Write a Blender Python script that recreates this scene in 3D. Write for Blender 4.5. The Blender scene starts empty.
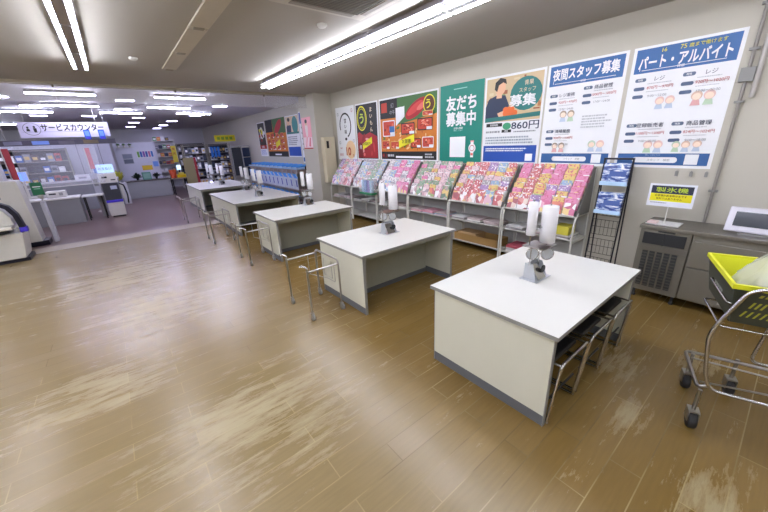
import bpy, math, random
from mathutils import Vector, Matrix
PI = math.pi
random.seed(7)
SC = bpy.context.scene
COL = SC.collection

# ------------------------------------------------------------------ helpers
def lin(c):
    if isinstance(c, str):
        c = c.lstrip('#'); c = [int(c[i:i+2], 16)/255 for i in (0, 2, 4)]
    return tuple((x/12.92 if x <= .04045 else ((x+.055)/1.055)**2.4) for x in c) + (1,)

MATS = {}
def mat(name, col='#cccccc', rough=.5, metal=0, emit=None, es=0, alpha=None, trans=0, ior=1.45, spec=None, coat=0, var=0, vscale=8):
    if name in MATS: return MATS[name]
    m = bpy.data.materials.new(name); m.use_nodes = True
    n = m.node_tree.nodes; l = m.node_tree.links
    b = n['Principled BSDF']
    c = lin(col)
    b.inputs['Base Color'].default_value = c
    b.inputs['Roughness'].default_value = rough
    b.inputs['Metallic'].default_value = metal
    b.inputs['IOR'].default_value = ior
    if spec is not None: b.inputs['Specular IOR Level'].default_value = spec
    if trans: b.inputs['Transmission Weight'].default_value = trans
    if coat: b.inputs['Coat Weight'].default_value = coat
    if alpha is not None: b.inputs['Alpha'].default_value = alpha
    if emit:
        b.inputs['Emission Color'].default_value = lin(emit)
        b.inputs['Emission Strength'].default_value = es
    tc = n.new('ShaderNodeTexCoord'); nz = n.new('ShaderNodeTexNoise')
    nz.inputs['Scale'].default_value = vscale; nz.inputs['Detail'].default_value = 3
    l.new(tc.outputs['Object'], nz.inputs['Vector'])
    if not emit:
        v = var if var else .04
        mp = n.new('ShaderNodeMapRange')
        mp.inputs[3].default_value = 1-v; mp.inputs[4].default_value = 1+v
        l.new(nz.outputs['Fac'], mp.inputs[0])
        hs = n.new('ShaderNodeHueSaturation'); hs.inputs['Color'].default_value = c
        l.new(mp.outputs[0], hs.inputs['Value'])
        l.new(hs.outputs[0], b.inputs['Base Color'])
    MATS[name] = m
    return m

class MB:
    def __init__(s): s.v = []; s.f = []; s.m = []; s.sm = []
    def add(s, vs, fs, m=0, smooth=False):
        o = len(s.v); s.v += [tuple(v) for v in vs]
        for f in fs: s.f.append([o+i for i in f]); s.m.append(m); s.sm.append(smooth)
        return s
    def box(s, x0, y0, z0, x1, y1, z1, m=0):
        if x0 > x1: x0, x1 = x1, x0
        if y0 > y1: y0, y1 = y1, y0
        if z0 > z1: z0, z1 = z1, z0
        vs = [(x, y, z) for z in (z0, z1) for y in (y0, y1) for x in (x0, x1)]
        return s.add(vs, [(0,2,3,1),(4,5,7,6),(0,1,5,4),(2,6,7,3),(0,4,6,2),(1,3,7,5)], m)
    def hexa(s, a, b, m=0):
        """a, b: two quads (4 points each) joined into a solid"""
        return s.add(list(a)+list(b), [(3,2,1,0),(4,5,6,7),(0,1,5,4),(1,2,6,5),(2,3,7,6),(3,0,4,7)], m)
    def prism(s, pts, vec, m=0):
        n = len(pts); vec = Vector(vec); p = [Vector(q) for q in pts]
        return s.add(p+[q+vec for q in p], [tuple(range(n))[::-1], tuple(range(n, 2*n))]+[(i, (i+1) % n, (i+1) % n+n, i+n) for i in range(n)], m)
    def tube(s, pts, r, n=8, m=0, closed=False, fil=0, seg=4):
        pts = [Vector(p) for p in pts]
        if fil: pts = fillet(pts, fil, seg, closed)
        N = len(pts); rings = []
        def tan(i):
            if closed: return (pts[(i+1) % N]-pts[i-1]).normalized()
            return (pts[min(i+1, N-1)]-pts[max(i-1, 0)]).normalized()
        t = tan(0); a = Vector((0, 0, 1)) if abs(t.z) < .9 else Vector((1, 0, 0))
        u = t.cross(a).normalized()
        rs = r if isinstance(r, (list, tuple)) else [r]*N
        for i in range(N):
            t = tan(i); u = (u-t*u.dot(t)).normalized(); w = t.cross(u)
            rings.append([pts[i]+(u*math.cos(k*2*PI/n)+w*math.sin(k*2*PI/n))*rs[i] for k in range(n)])
        vs = [v for rg in rings for v in rg]; fs = []
        M = N if closed else N-1
        for i in range(M):
            j = (i+1) % N
            for k in range(n): fs.append((i*n+k, i*n+(k+1) % n, j*n+(k+1) % n, j*n+k))
        s.add(vs, fs, m, True)
        if not closed:
            s.add(rings[0], [tuple(range(n))[::-1]], m); s.add(rings[-1], [tuple(range(n))], m)
        return s
    def cyl(s, p0, p1, r, n=16, m=0): return s.tube([p0, p1], r, n, m)
    def lathe(s, prof, c=(0, 0, 0), n=20, m=0, ax='z'):
        vs = []
        for r, z in prof:
            for k in range(n):
                x, y = r*math.cos(2*PI*k/n), r*math.sin(2*PI*k/n)
                p = (x, y, z) if ax == 'z' else ((z, x, y) if ax == 'x' else (y, z, x))
                vs.append((p[0]+c[0], p[1]+c[1], p[2]+c[2]))
        fs = [(i*n+k, i*n+(k+1) % n, (i+1)*n+(k+1) % n, (i+1)*n+k) for i in range(len(prof)-1) for k in range(n)]
        s.add(vs, fs, m, True)
        s.add(vs[:n], [tuple(range(n))[::-1]], m); s.add(vs[-n:], [tuple(range(n))], m)
        return s
    def xform(s, M):
        s.v = [tuple(M @ Vector(v)) for v in s.v]; return s
    def build(s, name, mats, parent=None, loc=None, bevel=0):
        me = bpy.data.meshes.new(name); me.from_pydata(s.v, [], s.f)
        if not isinstance(mats, (list, tuple)): mats = [mats]
        for q in mats: me.materials.append(q)
        for p, mi, sm in zip(me.polygons, s.m, s.sm): p.material_index = mi; p.use_smooth = sm
        me.update()
        o = bpy.data.objects.new(name, me); COL.objects.link(o)
        if parent: o.parent = parent
        if loc: o.location = loc
        if bevel:
            b = o.modifiers.new('bevel', 'BEVEL'); b.width = bevel; b.segments = 2; b.limit_method = 'ANGLE'
        return o

def fillet(pts, r, seg=4, closed=False):
    out = []; N = len(pts)
    for i, p in enumerate(pts):
        if not closed and i in (0, N-1): out.append(p); continue
        a = pts[i-1]-p; b = pts[(i+1) % N]-p
        d = min(r, a.length*.45, b.length*.45)
        A = p+a.normalized()*d; B = p+b.normalized()*d
        for k in range(seg+1):
            t = k/seg; out.append(A*(1-t)**2+p*2*t*(1-t)+B*t*t)
    return out

def tag(o, label=None, cat=None, group=None, kind=None):
    if label: o['label'] = label
    if cat: o['category'] = cat
    if group: o['group'] = group
    if kind: o['kind'] = kind
    return o
def thing(name, label, cat, loc=(0, 0, 0), rz=0, group=None):
    o = bpy.data.objects.new(name, None); COL.objects.link(o)
    o.location = loc; o.rotation_euler = (0, 0, rz); o.empty_display_size = .1
    return tag(o, label, cat, group)
def dup(o, loc=None, rz=None, label=None, parent=None):
    c = o.copy(); COL.objects.link(c)
    if parent: c.parent = parent
    if loc is not None: c.location = loc
    if rz is not None: c.rotation_euler = (0, 0, rz)
    if label: c['label'] = label
    for ch in list(o.children): dup(ch, parent=c)
    return c
def text_mesh(txts, name, parent, z=.004):
    """txts: (string, x centre, y centre, height, material, bold[, width fit]) in the parent's XY plane"""
    dg = bpy.context.evaluated_depsgraph_get()
    verts = []; faces = []; mi = []; mats = []
    for t in txts:
        s, x, y, h, m, bold = t[:6]; fit = t[6] if len(t) > 6 else None
        cu = bpy.data.curves.new('t', 'FONT'); cu.body = s; cu.size = 1; cu.align_x = 'CENTER'; cu.align_y = 'CENTER'
        cu.resolution_u = 3; cu.fill_mode = 'FRONT'
        ob = bpy.data.objects.new('t', cu); COL.objects.link(ob)
        bpy.context.view_layer.update()
        me = ob.to_mesh()
        if len(me.vertices):
            xs = [v.co.x for v in me.vertices]; ys = [v.co.y for v in me.vertices]
            cx, cy = (min(xs)+max(xs))/2, (min(ys)+max(ys))/2
            k = h/max(.3, (max(ys)-min(ys))) if fit else h
            kx = fit/(max(xs)-min(xs)) if fit else k
            o = len(verts)
            if m not in mats: mats.append(m)
            d = min(bold*1.1, .03)
            # heavier strokes: the same outline struck again beside itself
            for zi_, (dx, dy) in enumerate([(0, 0)] if d < .002 else [(-d, -d), (d, -d), (-d, d), (d, d), (0, 0)] if h > .1 else [(-d, 0), (d, d*.6), (0, -d)]):
                o = len(verts)
                for v in me.vertices: verts.append((x+(v.co.x-cx+dx)*kx, y+(v.co.y-cy+dy)*k, z+zi_*.0006))
                for p in me.polygons: faces.append([o+i for i in p.vertices]); mi.append(mats.index(m))
        ob.to_mesh_clear(); bpy.data.objects.remove(ob); bpy.data.curves.remove(cu)
    me = bpy.data.meshes.new(name); me.from_pydata(verts, [], faces)
    for q in mats: me.materials.append(q)
    for p, i in zip(me.polygons, mi): p.material_index = i
    me.update()
    o = bpy.data.objects.new(name, me); COL.objects.link(o); o.parent = parent
    return o

class Sheet:
    """a printed sheet: coordinates in metres from its lower left corner, x right, y up, z out"""
    def __init__(s, w, h, base, th=.004):
        s.w, s.h, s.th = w, h, th; s.mb = MB(); s.mats = [base]; s.z = th; s.t = []; s.dz = .00012
        s.mb.box(0, 0, 0, w, h, th)
    def mi(s, m):
        if m not in s.mats: s.mats.append(m)
        return s.mats.index(m)
    def poly(s, pts, m):
        s.z += s.dz
        n = len(pts); s.mb.add([(x, y, s.z) for x, y in pts], [tuple(range(n))], s.mi(m)); return s
    def rect(s, x0, y0, x1, y1, m): return s.poly([(x0, y0), (x1, y0), (x1, y1), (x0, y1)], m)
    def rr(s, x0, y0, x1, y1, r, m):
        pts = []
        for cx, cy, a in ((x1-r, y0+r, -90), (x1-r, y1-r, 0), (x0+r, y1-r, 90), (x0+r, y0+r, 180)):
            for k in range(5):
                t = math.radians(a+k*22.5); pts.append((cx+r*math.cos(t), cy+r*math.sin(t)))
        return s.poly(pts, m)
    def ell(s, cx, cy, rx, ry, m, rot=0, n=20):
        c, q = math.cos(rot), math.sin(rot)
        return s.poly([(cx+rx*math.cos(t)*c-ry*math.sin(t)*q, cy+rx*math.cos(t)*q+ry*math.sin(t)*c) for t in [2*PI*k/n for k in range(n)]], m)
    def ring(s, cx, cy, rx, ry, wd, m, a0=0, a1=360, n=24):
        s.z += s.dz; vs = []; fs = []
        for k in range(n+1):
            t = math.radians(a0+(a1-a0)*k/n)
            vs += [(cx+rx*math.cos(t), cy+ry*math.sin(t), s.z), (cx+(rx-wd)*math.cos(t), cy+(ry-wd)*math.sin(t), s.z)]
        fs = [(2*k, 2*k+1, 2*k+3, 2*k+2) for k in range(n)]
        s.mb.add(vs, [f[::-1] for f in fs], s.mi(m)); return s
    def txt(s, st, x, y, h, m, bold=.0, fit=None): s.t.append((st, x, y, h, m, bold, fit)); return s
    def build(s, name, label, cat, M, group=None, parent=None):
        o = s.mb.build(name, s.mats, parent)
        o.matrix_world = M
        if not parent: tag(o, label, cat, group)
        if s.t: text_mesh(s.t, 'lettering', o, s.z+.0006)
        return o
def wallM(X, Y, Z):      # sheet facing -X, left edge at the far end
    return Matrix(((0, 0, -1, X), (-1, 0, 0, Y), (0, 1, 0, Z), (0, 0, 0, 1)))
def frontM(X, Y, Z, rz=0):     # sheet facing -Y
    return Matrix.Translation((X, Y, Z)) @ Matrix.Rotation(rz, 4, 'Z') @ Matrix(((1, 0, 0, 0), (0, 0, -1, 0), (0, 1, 0, 0), (0, 0, 0, 1)))

# ------------------------------------------------------------------ materials
M_wall = mat('painted_wall', '#bebaad', .7, var=.03, vscale=1.2)
M_white = mat('white_laminate', '#dcdcd6', .32, var=.015)
M_panel = mat('cream_panel', '#cfcfbe', .4, var=.02)
M_edge = mat('grey_edge_band', '#8c8c88', .4)
M_kick = mat('grey_kick_plate', '#63666a', .5)
M_inner = mat('grey_green_panel', '#a3a595', .5)
M_chrome = mat('chrome', '#c9c9c9', .18, 1)
M_dchrome = mat('worn_chrome', '#a9a7a2', .28, 1)
M_steel = mat('brushed_steel', '#8f8c84', .38, .85, var=.05)
M_bright = mat('bright_steel', '#c2c6cc', .3, .5)
M_steel2 = mat('steel_panel', '#87847a', .42, .6, var=.05)
M_black = mat('black_plastic', '#18181a', .45)
M_seat = mat('black_vinyl', '#141416', .4)
M_rubber = mat('grey_rubber', '#2c2c2e', .6)
M_cwheel = mat('caster_grey', '#8e8e8c', .5)
M_roll = mat('bag_roll_white', '#e8e8ec', .35, trans=.0)
M_rackw = mat('white_rack_paint', '#cfcfc8', .4)
M_wire = mat('dark_wire', '#26262e', .4, .3)
M_yel = mat('yellow_plastic', '#dfe22a', .35)
M_gg = mat('dark_green_grey_plastic', '#3c4036', .45)
M_beige = mat('beige_cabinet', '#d2c9ae', .5)
M_dark = mat('dark_grille', '#26282a', .5)
M_machine = mat('machine_white', '#cdcbc4', .4)
M_navy = mat('machine_navy', '#0d0e22', .35)
M_orange = mat('machine_orange', '#e08a3a', .5)
M_purple = mat('purple_trim', '#4636c8', .4)
M_grey = mat('counter_grey', '#8f9092', .5)
M_pgrey = mat('partition_white', '#c9c9d0', .6)
M_bluep = mat('bright_blue_plastic', '#5aaaf8', .35)
M_cyan = mat('pale_blue_plastic', '#b4d4f0', .35)
M_brown = mat('brown_cardboard', '#9a7a48', .7)
M_glass = mat('clear_acrylic', '#f4f8ff', .05, alpha=.16)
M_bag = mat('clear_plastic_bag', '#e6e8e2', .25, alpha=.42)
M_screen = mat('dark_screen', '#2c323c', .15)
def P(c, n=None): return mat('print_'+c.lstrip('#'), c, .45, var=.02)

def ramp(n, l, src, stops, interp='LINEAR'):
    r = n.new('ShaderNodeValToRGB'); r.color_ramp.interpolation = interp
    e = r.color_ramp.elements
    e[0].position, e[0].color = stops[0]; e[1].position, e[1].color = stops[-1]
    for p_, c in stops[1:-1]:
        q = e.new(p_); q.color = c
    l.new(src, r.inputs[0]); return r
def mix(n, l, fac, a, b, typ='MIX'):
    m = n.new('ShaderNodeMix'); m.data_type = 'RGBA'; m.blend_type = typ
    for i, v in ((0, fac), (6, a), (7, b)):
        if hasattr(v, 'is_output') or hasattr(v, 'links'): l.new(v, m.inputs[i])
        elif i == 0: m.inputs[0].default_value = v
        else: m.inputs[i].default_value = v
    return m.outputs[2]
def math_(n, l, op, a, b=None, c=None, clamp=False):
    m = n.new('ShaderNodeMath'); m.operation = op; m.use_clamp = clamp
    for i, v in enumerate((a, b, c)):
        if v is None: continue
        if hasattr(v, 'links'): l.new(v, m.inputs[i])
        else: m.inputs[i].default_value = v
    return m.outputs[0]

def wood_floor():
    m = bpy.data.materials.new('worn_plank_floor'); m.use_nodes = True
    n = m.node_tree.nodes; l = m.node_tree.links; b = n['Principled BSDF']
    tc = n.new('ShaderNodeTexCoord'); sp = n.new('ShaderNodeSeparateXYZ')
    l.new(tc.outputs['Object'], sp.inputs[0])
    x, y = sp.outputs[0], sp.outputs[1]
    br = n.new('ShaderNodeTexBrick'); br.offset = .37; br.offset_frequency = 2
    br.inputs['Scale'].default_value = 1; br.inputs['Brick Width'].default_value = .92
    br.inputs['Row Height'].default_value = .155; br.inputs['Mortar Size'].default_value = .0035
    br.inputs['Mortar Smooth'].default_value = .3; br.inputs['Bias'].default_value = 0
    br.inputs['Color1'].default_value = (0, 0, 0, 1); br.inputs['Color2'].default_value = (1, 1, 1, 1); br.inputs['Mortar'].default_value = (.5, .5, .5, 1)
    l.new(tc.outputs['Object'], br.inputs['Vector'])
    # grain
    mp = n.new('ShaderNodeMapping'); mp.inputs['Scale'].default_value = (1.2, 14, 1); l.new(tc.outputs['Object'], mp.inputs[0])
    g = n.new('ShaderNodeTexNoise'); g.inputs['Scale'].default_value = 4; g.inputs['Detail'].default_value = 6; l.new(mp.outputs[0], g.inputs['Vector'])
    base = mix(n, l, br.outputs['Color'], lin('#85734e'), lin('#8e7c5a'))
    gr = math_(n, l, 'MULTIPLY_ADD', g.outputs['Fac'], .35, .82)
    base = mix(n, l, 1.0, base, gr, 'MULTIPLY')
    # darker tone beside and under the tables (x > 1.2 m)
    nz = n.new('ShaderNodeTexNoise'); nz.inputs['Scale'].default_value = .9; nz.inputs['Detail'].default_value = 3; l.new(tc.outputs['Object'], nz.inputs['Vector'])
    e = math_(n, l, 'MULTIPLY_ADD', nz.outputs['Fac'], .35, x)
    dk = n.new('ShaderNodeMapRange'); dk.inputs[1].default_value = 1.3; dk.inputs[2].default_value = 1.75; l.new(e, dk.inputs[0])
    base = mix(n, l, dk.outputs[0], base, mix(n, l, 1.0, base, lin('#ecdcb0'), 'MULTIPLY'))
    # cream worn patches
    mp2 = n.new('ShaderNodeMapping'); mp2.inputs['Scale'].default_value = (.8, 4.2, 1); l.new(tc.outputs['Object'], mp2.inputs[0])
    w = n.new('ShaderNodeTexNoise'); w.inputs['Scale'].default_value = 2.6; w.inputs['Detail'].default_value = 9; w.inputs['Roughness'].default_value = .76; l.new(mp2.outputs[0], w.inputs['Vector'])
    def blob(cx, cy, rx, ry):
        a = math_(n, l, 'POWER', math_(n, l, 'DIVIDE', math_(n, l, 'SUBTRACT', x, cx), rx), 2)
        c = math_(n, l, 'POWER', math_(n, l, 'DIVIDE', math_(n, l, 'SUBTRACT', y, cy), ry), 2)
        return math_(n, l, 'SUBTRACT', 1, math_(n, l, 'SQRT', math_(n, l, 'ADD', a, c)), clamp=True)
    bl = blob(.30, 2.05, 1.0, .85)
    for q in ((-.5, 3.2, .9, .7), (.0, 4.6, .9, 1.2), (-.3, 6.2, 1.3, 1.3), (.65, 1.7, .5, .6), (2.95, .55, .45, .22), (3.3, .15, .3, .2), (2.35, .35, .5, .15), (1.9, -.1, .5, .3), (3.0,2.1,.5,.3)):
        bl = math_(n, l, 'MAXIMUM', bl, blob(*q))
    wm = math_(n, l, 'MULTIPLY_ADD', bl, .24, math_(n, l, 'MULTIPLY_ADD', br.outputs['Color'], .07, w.outputs['Fac']))
    wr = n.new('ShaderNodeMapRange'); wr.inputs[1].default_value = .66; wr.inputs[2].default_value = .80; l.new(wm, wr.inputs[0])
    jm = math_(n, l, 'ADD', br.outputs['Fac'], 0)
    # joints: dark in sound areas, cream where worn
    w2 = n.new('ShaderNodeTexNoise'); w2.inputs['Scale'].default_value = 1.1; w2.inputs['Detail'].default_value = 5; l.new(tc.outputs['Object'], w2.inputs['Vector'])
    jr = n.new('ShaderNodeMapRange'); jr.inputs[1].default_value = .42; jr.inputs[2].default_value = .58
    l.new(math_(n, l, 'MULTIPLY_ADD', bl, .4, w2.outputs['Fac']), jr.inputs[0])
    jc = mix(n, l, jr.outputs[0], lin('#6a5836'), lin('#a8966a'))
    base = mix(n, l, math_(n, l, 'MULTIPLY', jm, .8), base, jc)
    base = mix(n, l, math_(n, l, 'MULTIPLY', wr.outputs[0], .62), base, lin('#b4a884'))
    l.new(base, b.inputs['Base Color'])
    rr = math_(n, l, 'ADD', .27, 0)
    rr = math_(n, l, 'MULTIPLY_ADD', wr.outputs[0], .15, rr)
    l.new(rr, b.inputs['Roughness'])
    bp = n.new('ShaderNodeBump'); bp.inputs['Strength'].default_value = .03; bp.inputs['Distance'].default_value = .01
    nb = n.new('ShaderNodeTexNoise'); nb.inputs['Scale'].default_value = 5; l.new(tc.outputs['Object'], nb.inputs['Vector'])
    
    return m
def mauve_floor():
    m = mat('mauve_vinyl', '#6c5954', .3, var=.08, vscale=2.5); return m

# ------------------------------------------------------------------ room
XW, XL, YB, YF, ZC = 4.80, -7.0, -3.5, 24.0, 3.01
fl = MB()
fl.add([(XL, YB, 0), (XW, YB, 0), (XW, 9.02, 0), (XL, 9.02, 0)], [(0, 1, 2, 3)], 0)
fl.add([(XL, 9.02, 0), (XW, 9.02, 0), (XW, 9.52, 0), (XL, 9.52, 0)], [(0, 1, 2, 3)], 1)
fl.add([(XL, 9.52, 0), (XW, 9.52, 0), (XW, YF, 0), (XL, YF, 0)], [(0, 1, 2, 3)], 2)
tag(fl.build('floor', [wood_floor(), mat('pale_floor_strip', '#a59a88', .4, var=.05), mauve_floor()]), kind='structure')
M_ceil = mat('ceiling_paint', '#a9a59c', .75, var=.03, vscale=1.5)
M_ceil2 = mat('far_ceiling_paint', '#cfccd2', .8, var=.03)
c = MB()
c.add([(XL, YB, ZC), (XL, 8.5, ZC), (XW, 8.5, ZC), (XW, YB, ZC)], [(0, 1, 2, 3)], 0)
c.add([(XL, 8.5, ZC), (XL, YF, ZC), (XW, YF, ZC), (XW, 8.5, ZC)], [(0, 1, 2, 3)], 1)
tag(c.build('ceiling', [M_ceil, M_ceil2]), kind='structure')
tag(MB().box(XW, YB, 0, XW+.12, YF, ZC).build('wall_right', M_wall), kind='structure')
tag(MB().box(XL-.12, YB, 0, XL, YF, ZC).build('wall_left', M_wall), kind='structure')
tag(MB().box(XL, YF, 0, XW, YF+.12, ZC).build('wall_back', mat('far_wall', '#c4c4c6', .7)), kind='structure')
tag(MB().box(XL, YB-.12, 0, XW, YB, ZC).build('wall_front', M_wall), kind='structure')
# pillar beside the posters
tag(MB().box(4.28, 8.12, 0, XW, 8.95, ZC).build('trim_1', M_wall, bevel=.01), kind='structure')
# baseboard
tag(MB().box(XW-.012, YB, 0, XW, 8.12, .08).build('baseboard_right', mat('grey_baseboard', '#6c6a66', .6)), kind='structure')
# smoke curtain rail + clear glass drop across the ceiling
r = MB().box(XL, 8.46, ZC-.045, XW, 8.54, ZC-.0, 0).box(XL, 8.56, ZC-.05, XW, 8.60, ZC, 1)
tag(r.build('trim_2', [mat('pale_rail', '#a8a08c', .5), mat('tan_rail', '#7d7258', .5)]), kind='structure')
g = thing('smoke_curtain', 'clear glass smoke curtain hanging from the ceiling rail across the hall', 'smoke curtain', (0, 8.5, ZC-.04))
for i, x0 in enumerate([-4.2, -2.35, -.5, 1.35, 3.2]):
    MB().box(x0, -.003, -.28, min(x0+1.84, XW-.02), .003, 0).build('glass_pane', M_glass, g)
for x0 in (-2.35, -.5, 1.35, 3.2):
    MB().box(x0-.015, -.012, -.05, x0+.01, .012, .0).build('clip', mat('clip_brown', '#6d6450', .5), g)

# ceiling cover strip of access plates
pl = thing('ceiling_cover_strip', 'narrow row of painted cover plates running along the middle of the ceiling', 'cover strip', (1.03, 3.0, ZC))
for i, (a, b_) in enumerate([(-2.2, -1.0), (-.97, .12), (.15, 1.28), (1.31, 2.42), (2.45, 3.55)]):
    MB().box(-.095, a, -.022, .095, b_, -.001).build('plate', mat('cover_plate', '#bcb4a2', .6), pl, bevel=.006)
    MB().box(-.05, b_-.02, -.03, .05, b_+.045, -.001).build('fixing', mat('fixing_grey', '#8e8878', .6), pl)
sd = thing('smoke_detector', 'small round white detector on the ceiling beside the air vent', 'detector', (2.1, 3.6, ZC))
MB().lathe([(.055, 0), (.055, -.015), (.04, -.03), (.015, -.035)]).build('housing', M_rackw, sd)
sd2 = dup(sd, (.55, 6.05, ZC), label='small round detector on the ceiling near the left double light row')

# ceiling cassette air conditioner
ac = thing('ceiling_air_conditioner', 'square ceiling cassette air conditioner with grey grille at the top edge', 'air conditioner', (1.86, 2.74, ZC))
MB().box(-.49, -.49, -.03, .49, .49, -.001).build('frame', mat('ac_white', '#bdb8aa', .5), ac, bevel=.012)
for sx, sy in ((1, 0), (-1, 0), (0, 1), (0, -1)):
    v = MB()
    if sx: v.box(sx*.40-.03, -.33, -.036, sx*.40+.03, .33, -.031)
    else: v.box(-.33, sy*.40-.03, -.036, .33, sy*.40+.03, -.031)
    v.build('louvre', mat('ac_louvre', '#8c877a', .5), ac, bevel=.003)
gm = MB().box(-.34, -.34, -.042, .34, .34, -.031, 0)
for k in range(22): gm.box(-.32, -.32+k*.0305, -.046, .32, -.31+k*.0305, -.042, 1)
gm.build('grille', [mat('ac_grille_dark', '#4d4a42', .6), mat('ac_grille', '#7e796c', .6)], ac)

# ------------------------------------------------------------------ lights
def tube_light(name, L, tubes, label, group, es, colr, width, body_z=-.13, bodyc='#a8a6b0', tz=.028):
    """row fixture, long axis = local Y"""
    t = thing(name, label, 'ceiling light', (0, 0, 0), 0, group)
    MB().box(-width/2, -L/2+.012, body_z, width/2, L/2-.012, -.001).build('body', mat('fixture_body', bodyc, .6), t)
    if tz > -.01:
        wg = max(tubes)+.026
        MB().box(-wg, -L/2+.012, body_z+.052, -width/2, L/2-.012, body_z+.056).box(width/2, -L/2+.012, body_z+.052, wg, L/2-.012, body_z+.056).build('uplight_shield', mat('fixture_body', bodyc, .6), t)  # wings added to keep the tubes' light off the nearby ceiling
    for x in tubes:
        MB().cyl((x, -L/2+.014, body_z+tz), (x, L/2-.014, body_z+tz), .0145, 12).build('lamp_tube', mat('tube_glow_%s' % colr.strip('#'), colr, emit=colr, es=es), t)
    wx = max(abs(x) for x in tubes)+.018
    for e_ in (-1, 1):
        MB().box(-wx, e_*(L/2)-.006, body_z+tz-.018, wx, e_*(L/2)+.004, body_z+tz+.018).build('end_cap', M_cwheel, t)
    return t
ES_N, ES_F = 11, 24
lr = tube_light('tube_light', 1.165, (-.072, .072), '', 'double tube lights in the row nearest the poster wall', ES_N, '#f2f4ff', .088, -.12, '#a8a6b0', .004)
nms = ['farthest', 'second farthest', 'middle', 'second nearest', 'nearest']
for i in range(8):
    yc = 6.485-i*1.175
    lb = '%s double tube light in the row over the magazine racks' % nms[i] if i < 5 else 'double tube light of the rack side row behind the camera, %s' % ['first', 'second', 'third'][i-5]
    if i == 0: lr.location = (2.715, yc, ZC); lr['label'] = lb
    else: dup(lr, (2.715, yc, ZC), label=lb)
ll = tube_light('tube_light', 1.06, (-.06, .06), '', 'double tube lights in the left row', ES_N, '#f2f4ff', .078)
for i in range(8):
    yc = 5.98-i*1.07
    lb = ['farthest double tube light of the left ceiling row', 'middle double tube light of the left ceiling row', 'nearest double tube light of the left ceiling row'][i] if i < 3 else 'left row double tube light behind the camera, %s' % ['first', 'second', 'third', 'fourth', 'fifth'][i-3]
    if i == 0: ll.location = (-.037, yc, ZC); ll['label'] = lb
    else: dup(ll, (-.037, yc, ZC), label=lb)
for j, xx in enumerate((-2.2, -3.6, -5.2)):  # unseen extra rows, added as fill light for the hall
  for i in range(9):
    dup(ll, (xx, 7.2-i*1.25, ZC), label='unseen fill light in the %s row over the left side, %s from the far end' % (['near', 'middle', 'outer'][j], ['first', 'second', 'third', 'fourth', 'fifth', 'sixth', 'seventh', 'eighth', 'ninth'][i]))
# far hall: cross-wise single tubes
fr = tube_light('strip_light', 1.06, (0,), '', 'cross-wise strip lights in the far hall', ES_F, '#e6e8ff', .075, -.05, '#b0aeb8', -.018)
rows = [(9.55, (-.47, 1.6)), (11.75, (-.47, 1.62, -4.8)), (13.5, (.56, -1.5, 2.55, -4.8)), (15.6, (-2.9, -4.8)), (18.5, (-2.9, -4.8))]  # strips at the far left are out of view, added to brighten the hall
first = True; od = ['first', 'second', 'third', 'fourth', 'fifth', 'sixth', 'seventh', 'eighth']
for ri, (yy, xs) in enumerate(rows):
    for xx in sorted(xs):
        k = sorted(xs).index(xx)
        lb = '%s strip light from the left in the %s cross row of the far hall' % (od[k], od[ri])
        if first: fr.location = (xx, yy, ZC); fr.rotation_euler = (0, 0, PI/2); fr['label'] = lb; first = False
        else: dup(fr, (xx, yy, ZC), PI/2, lb)
sq = thing('square_light', '', 'ceiling light', group='small bluish square ceiling lights in the far hall')
MB().box(-.2, -.15, -.03, .2, .15, -.001).build('frame', M_rackw, sq)
MB().box(-.18, -.13, -.034, .18, .13, -.03).build('diffuser', mat('square_glow', '#c9c4ff', emit='#c9c4ff', es=7), sq)
sql = ['left one of the nearest row', 'middle one of the nearest row', 'right one of the nearest row', 'behind the left strip light', 'behind the middle strip light', 'right one of the third row', 'above the service sign', 'above the left end of the service sign',
       'nearest of the column left of the aisle end', 'middle of the column left of the aisle end', 'farthest of the column left of the aisle end', 'nearest of the column above the dark racks', 'middle of the column above the dark racks', 'farthest of the column above the dark racks']
for i, (xx, yy) in enumerate([(-1.55, 10.6), (.58, 10.65), (2.9, 11.4), (-1.25, 12.3), (.58, 12.75), (2.8, 14.6), (-.25, 15.2), (-1.45, 15.2), (1.13, 15.85), (1.1, 18.4), (1.1, 21.4), (2.4, 17.5), (2.38, 20.35), (2.35, 23.0)]):
    lb = 'small bluish square ceiling light, %s' % sql[i]
    if i == 0: sq.location = (xx, yy, ZC); sq['label'] = lb
    else: dup(sq, (xx, yy, ZC), label=lb)

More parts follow.
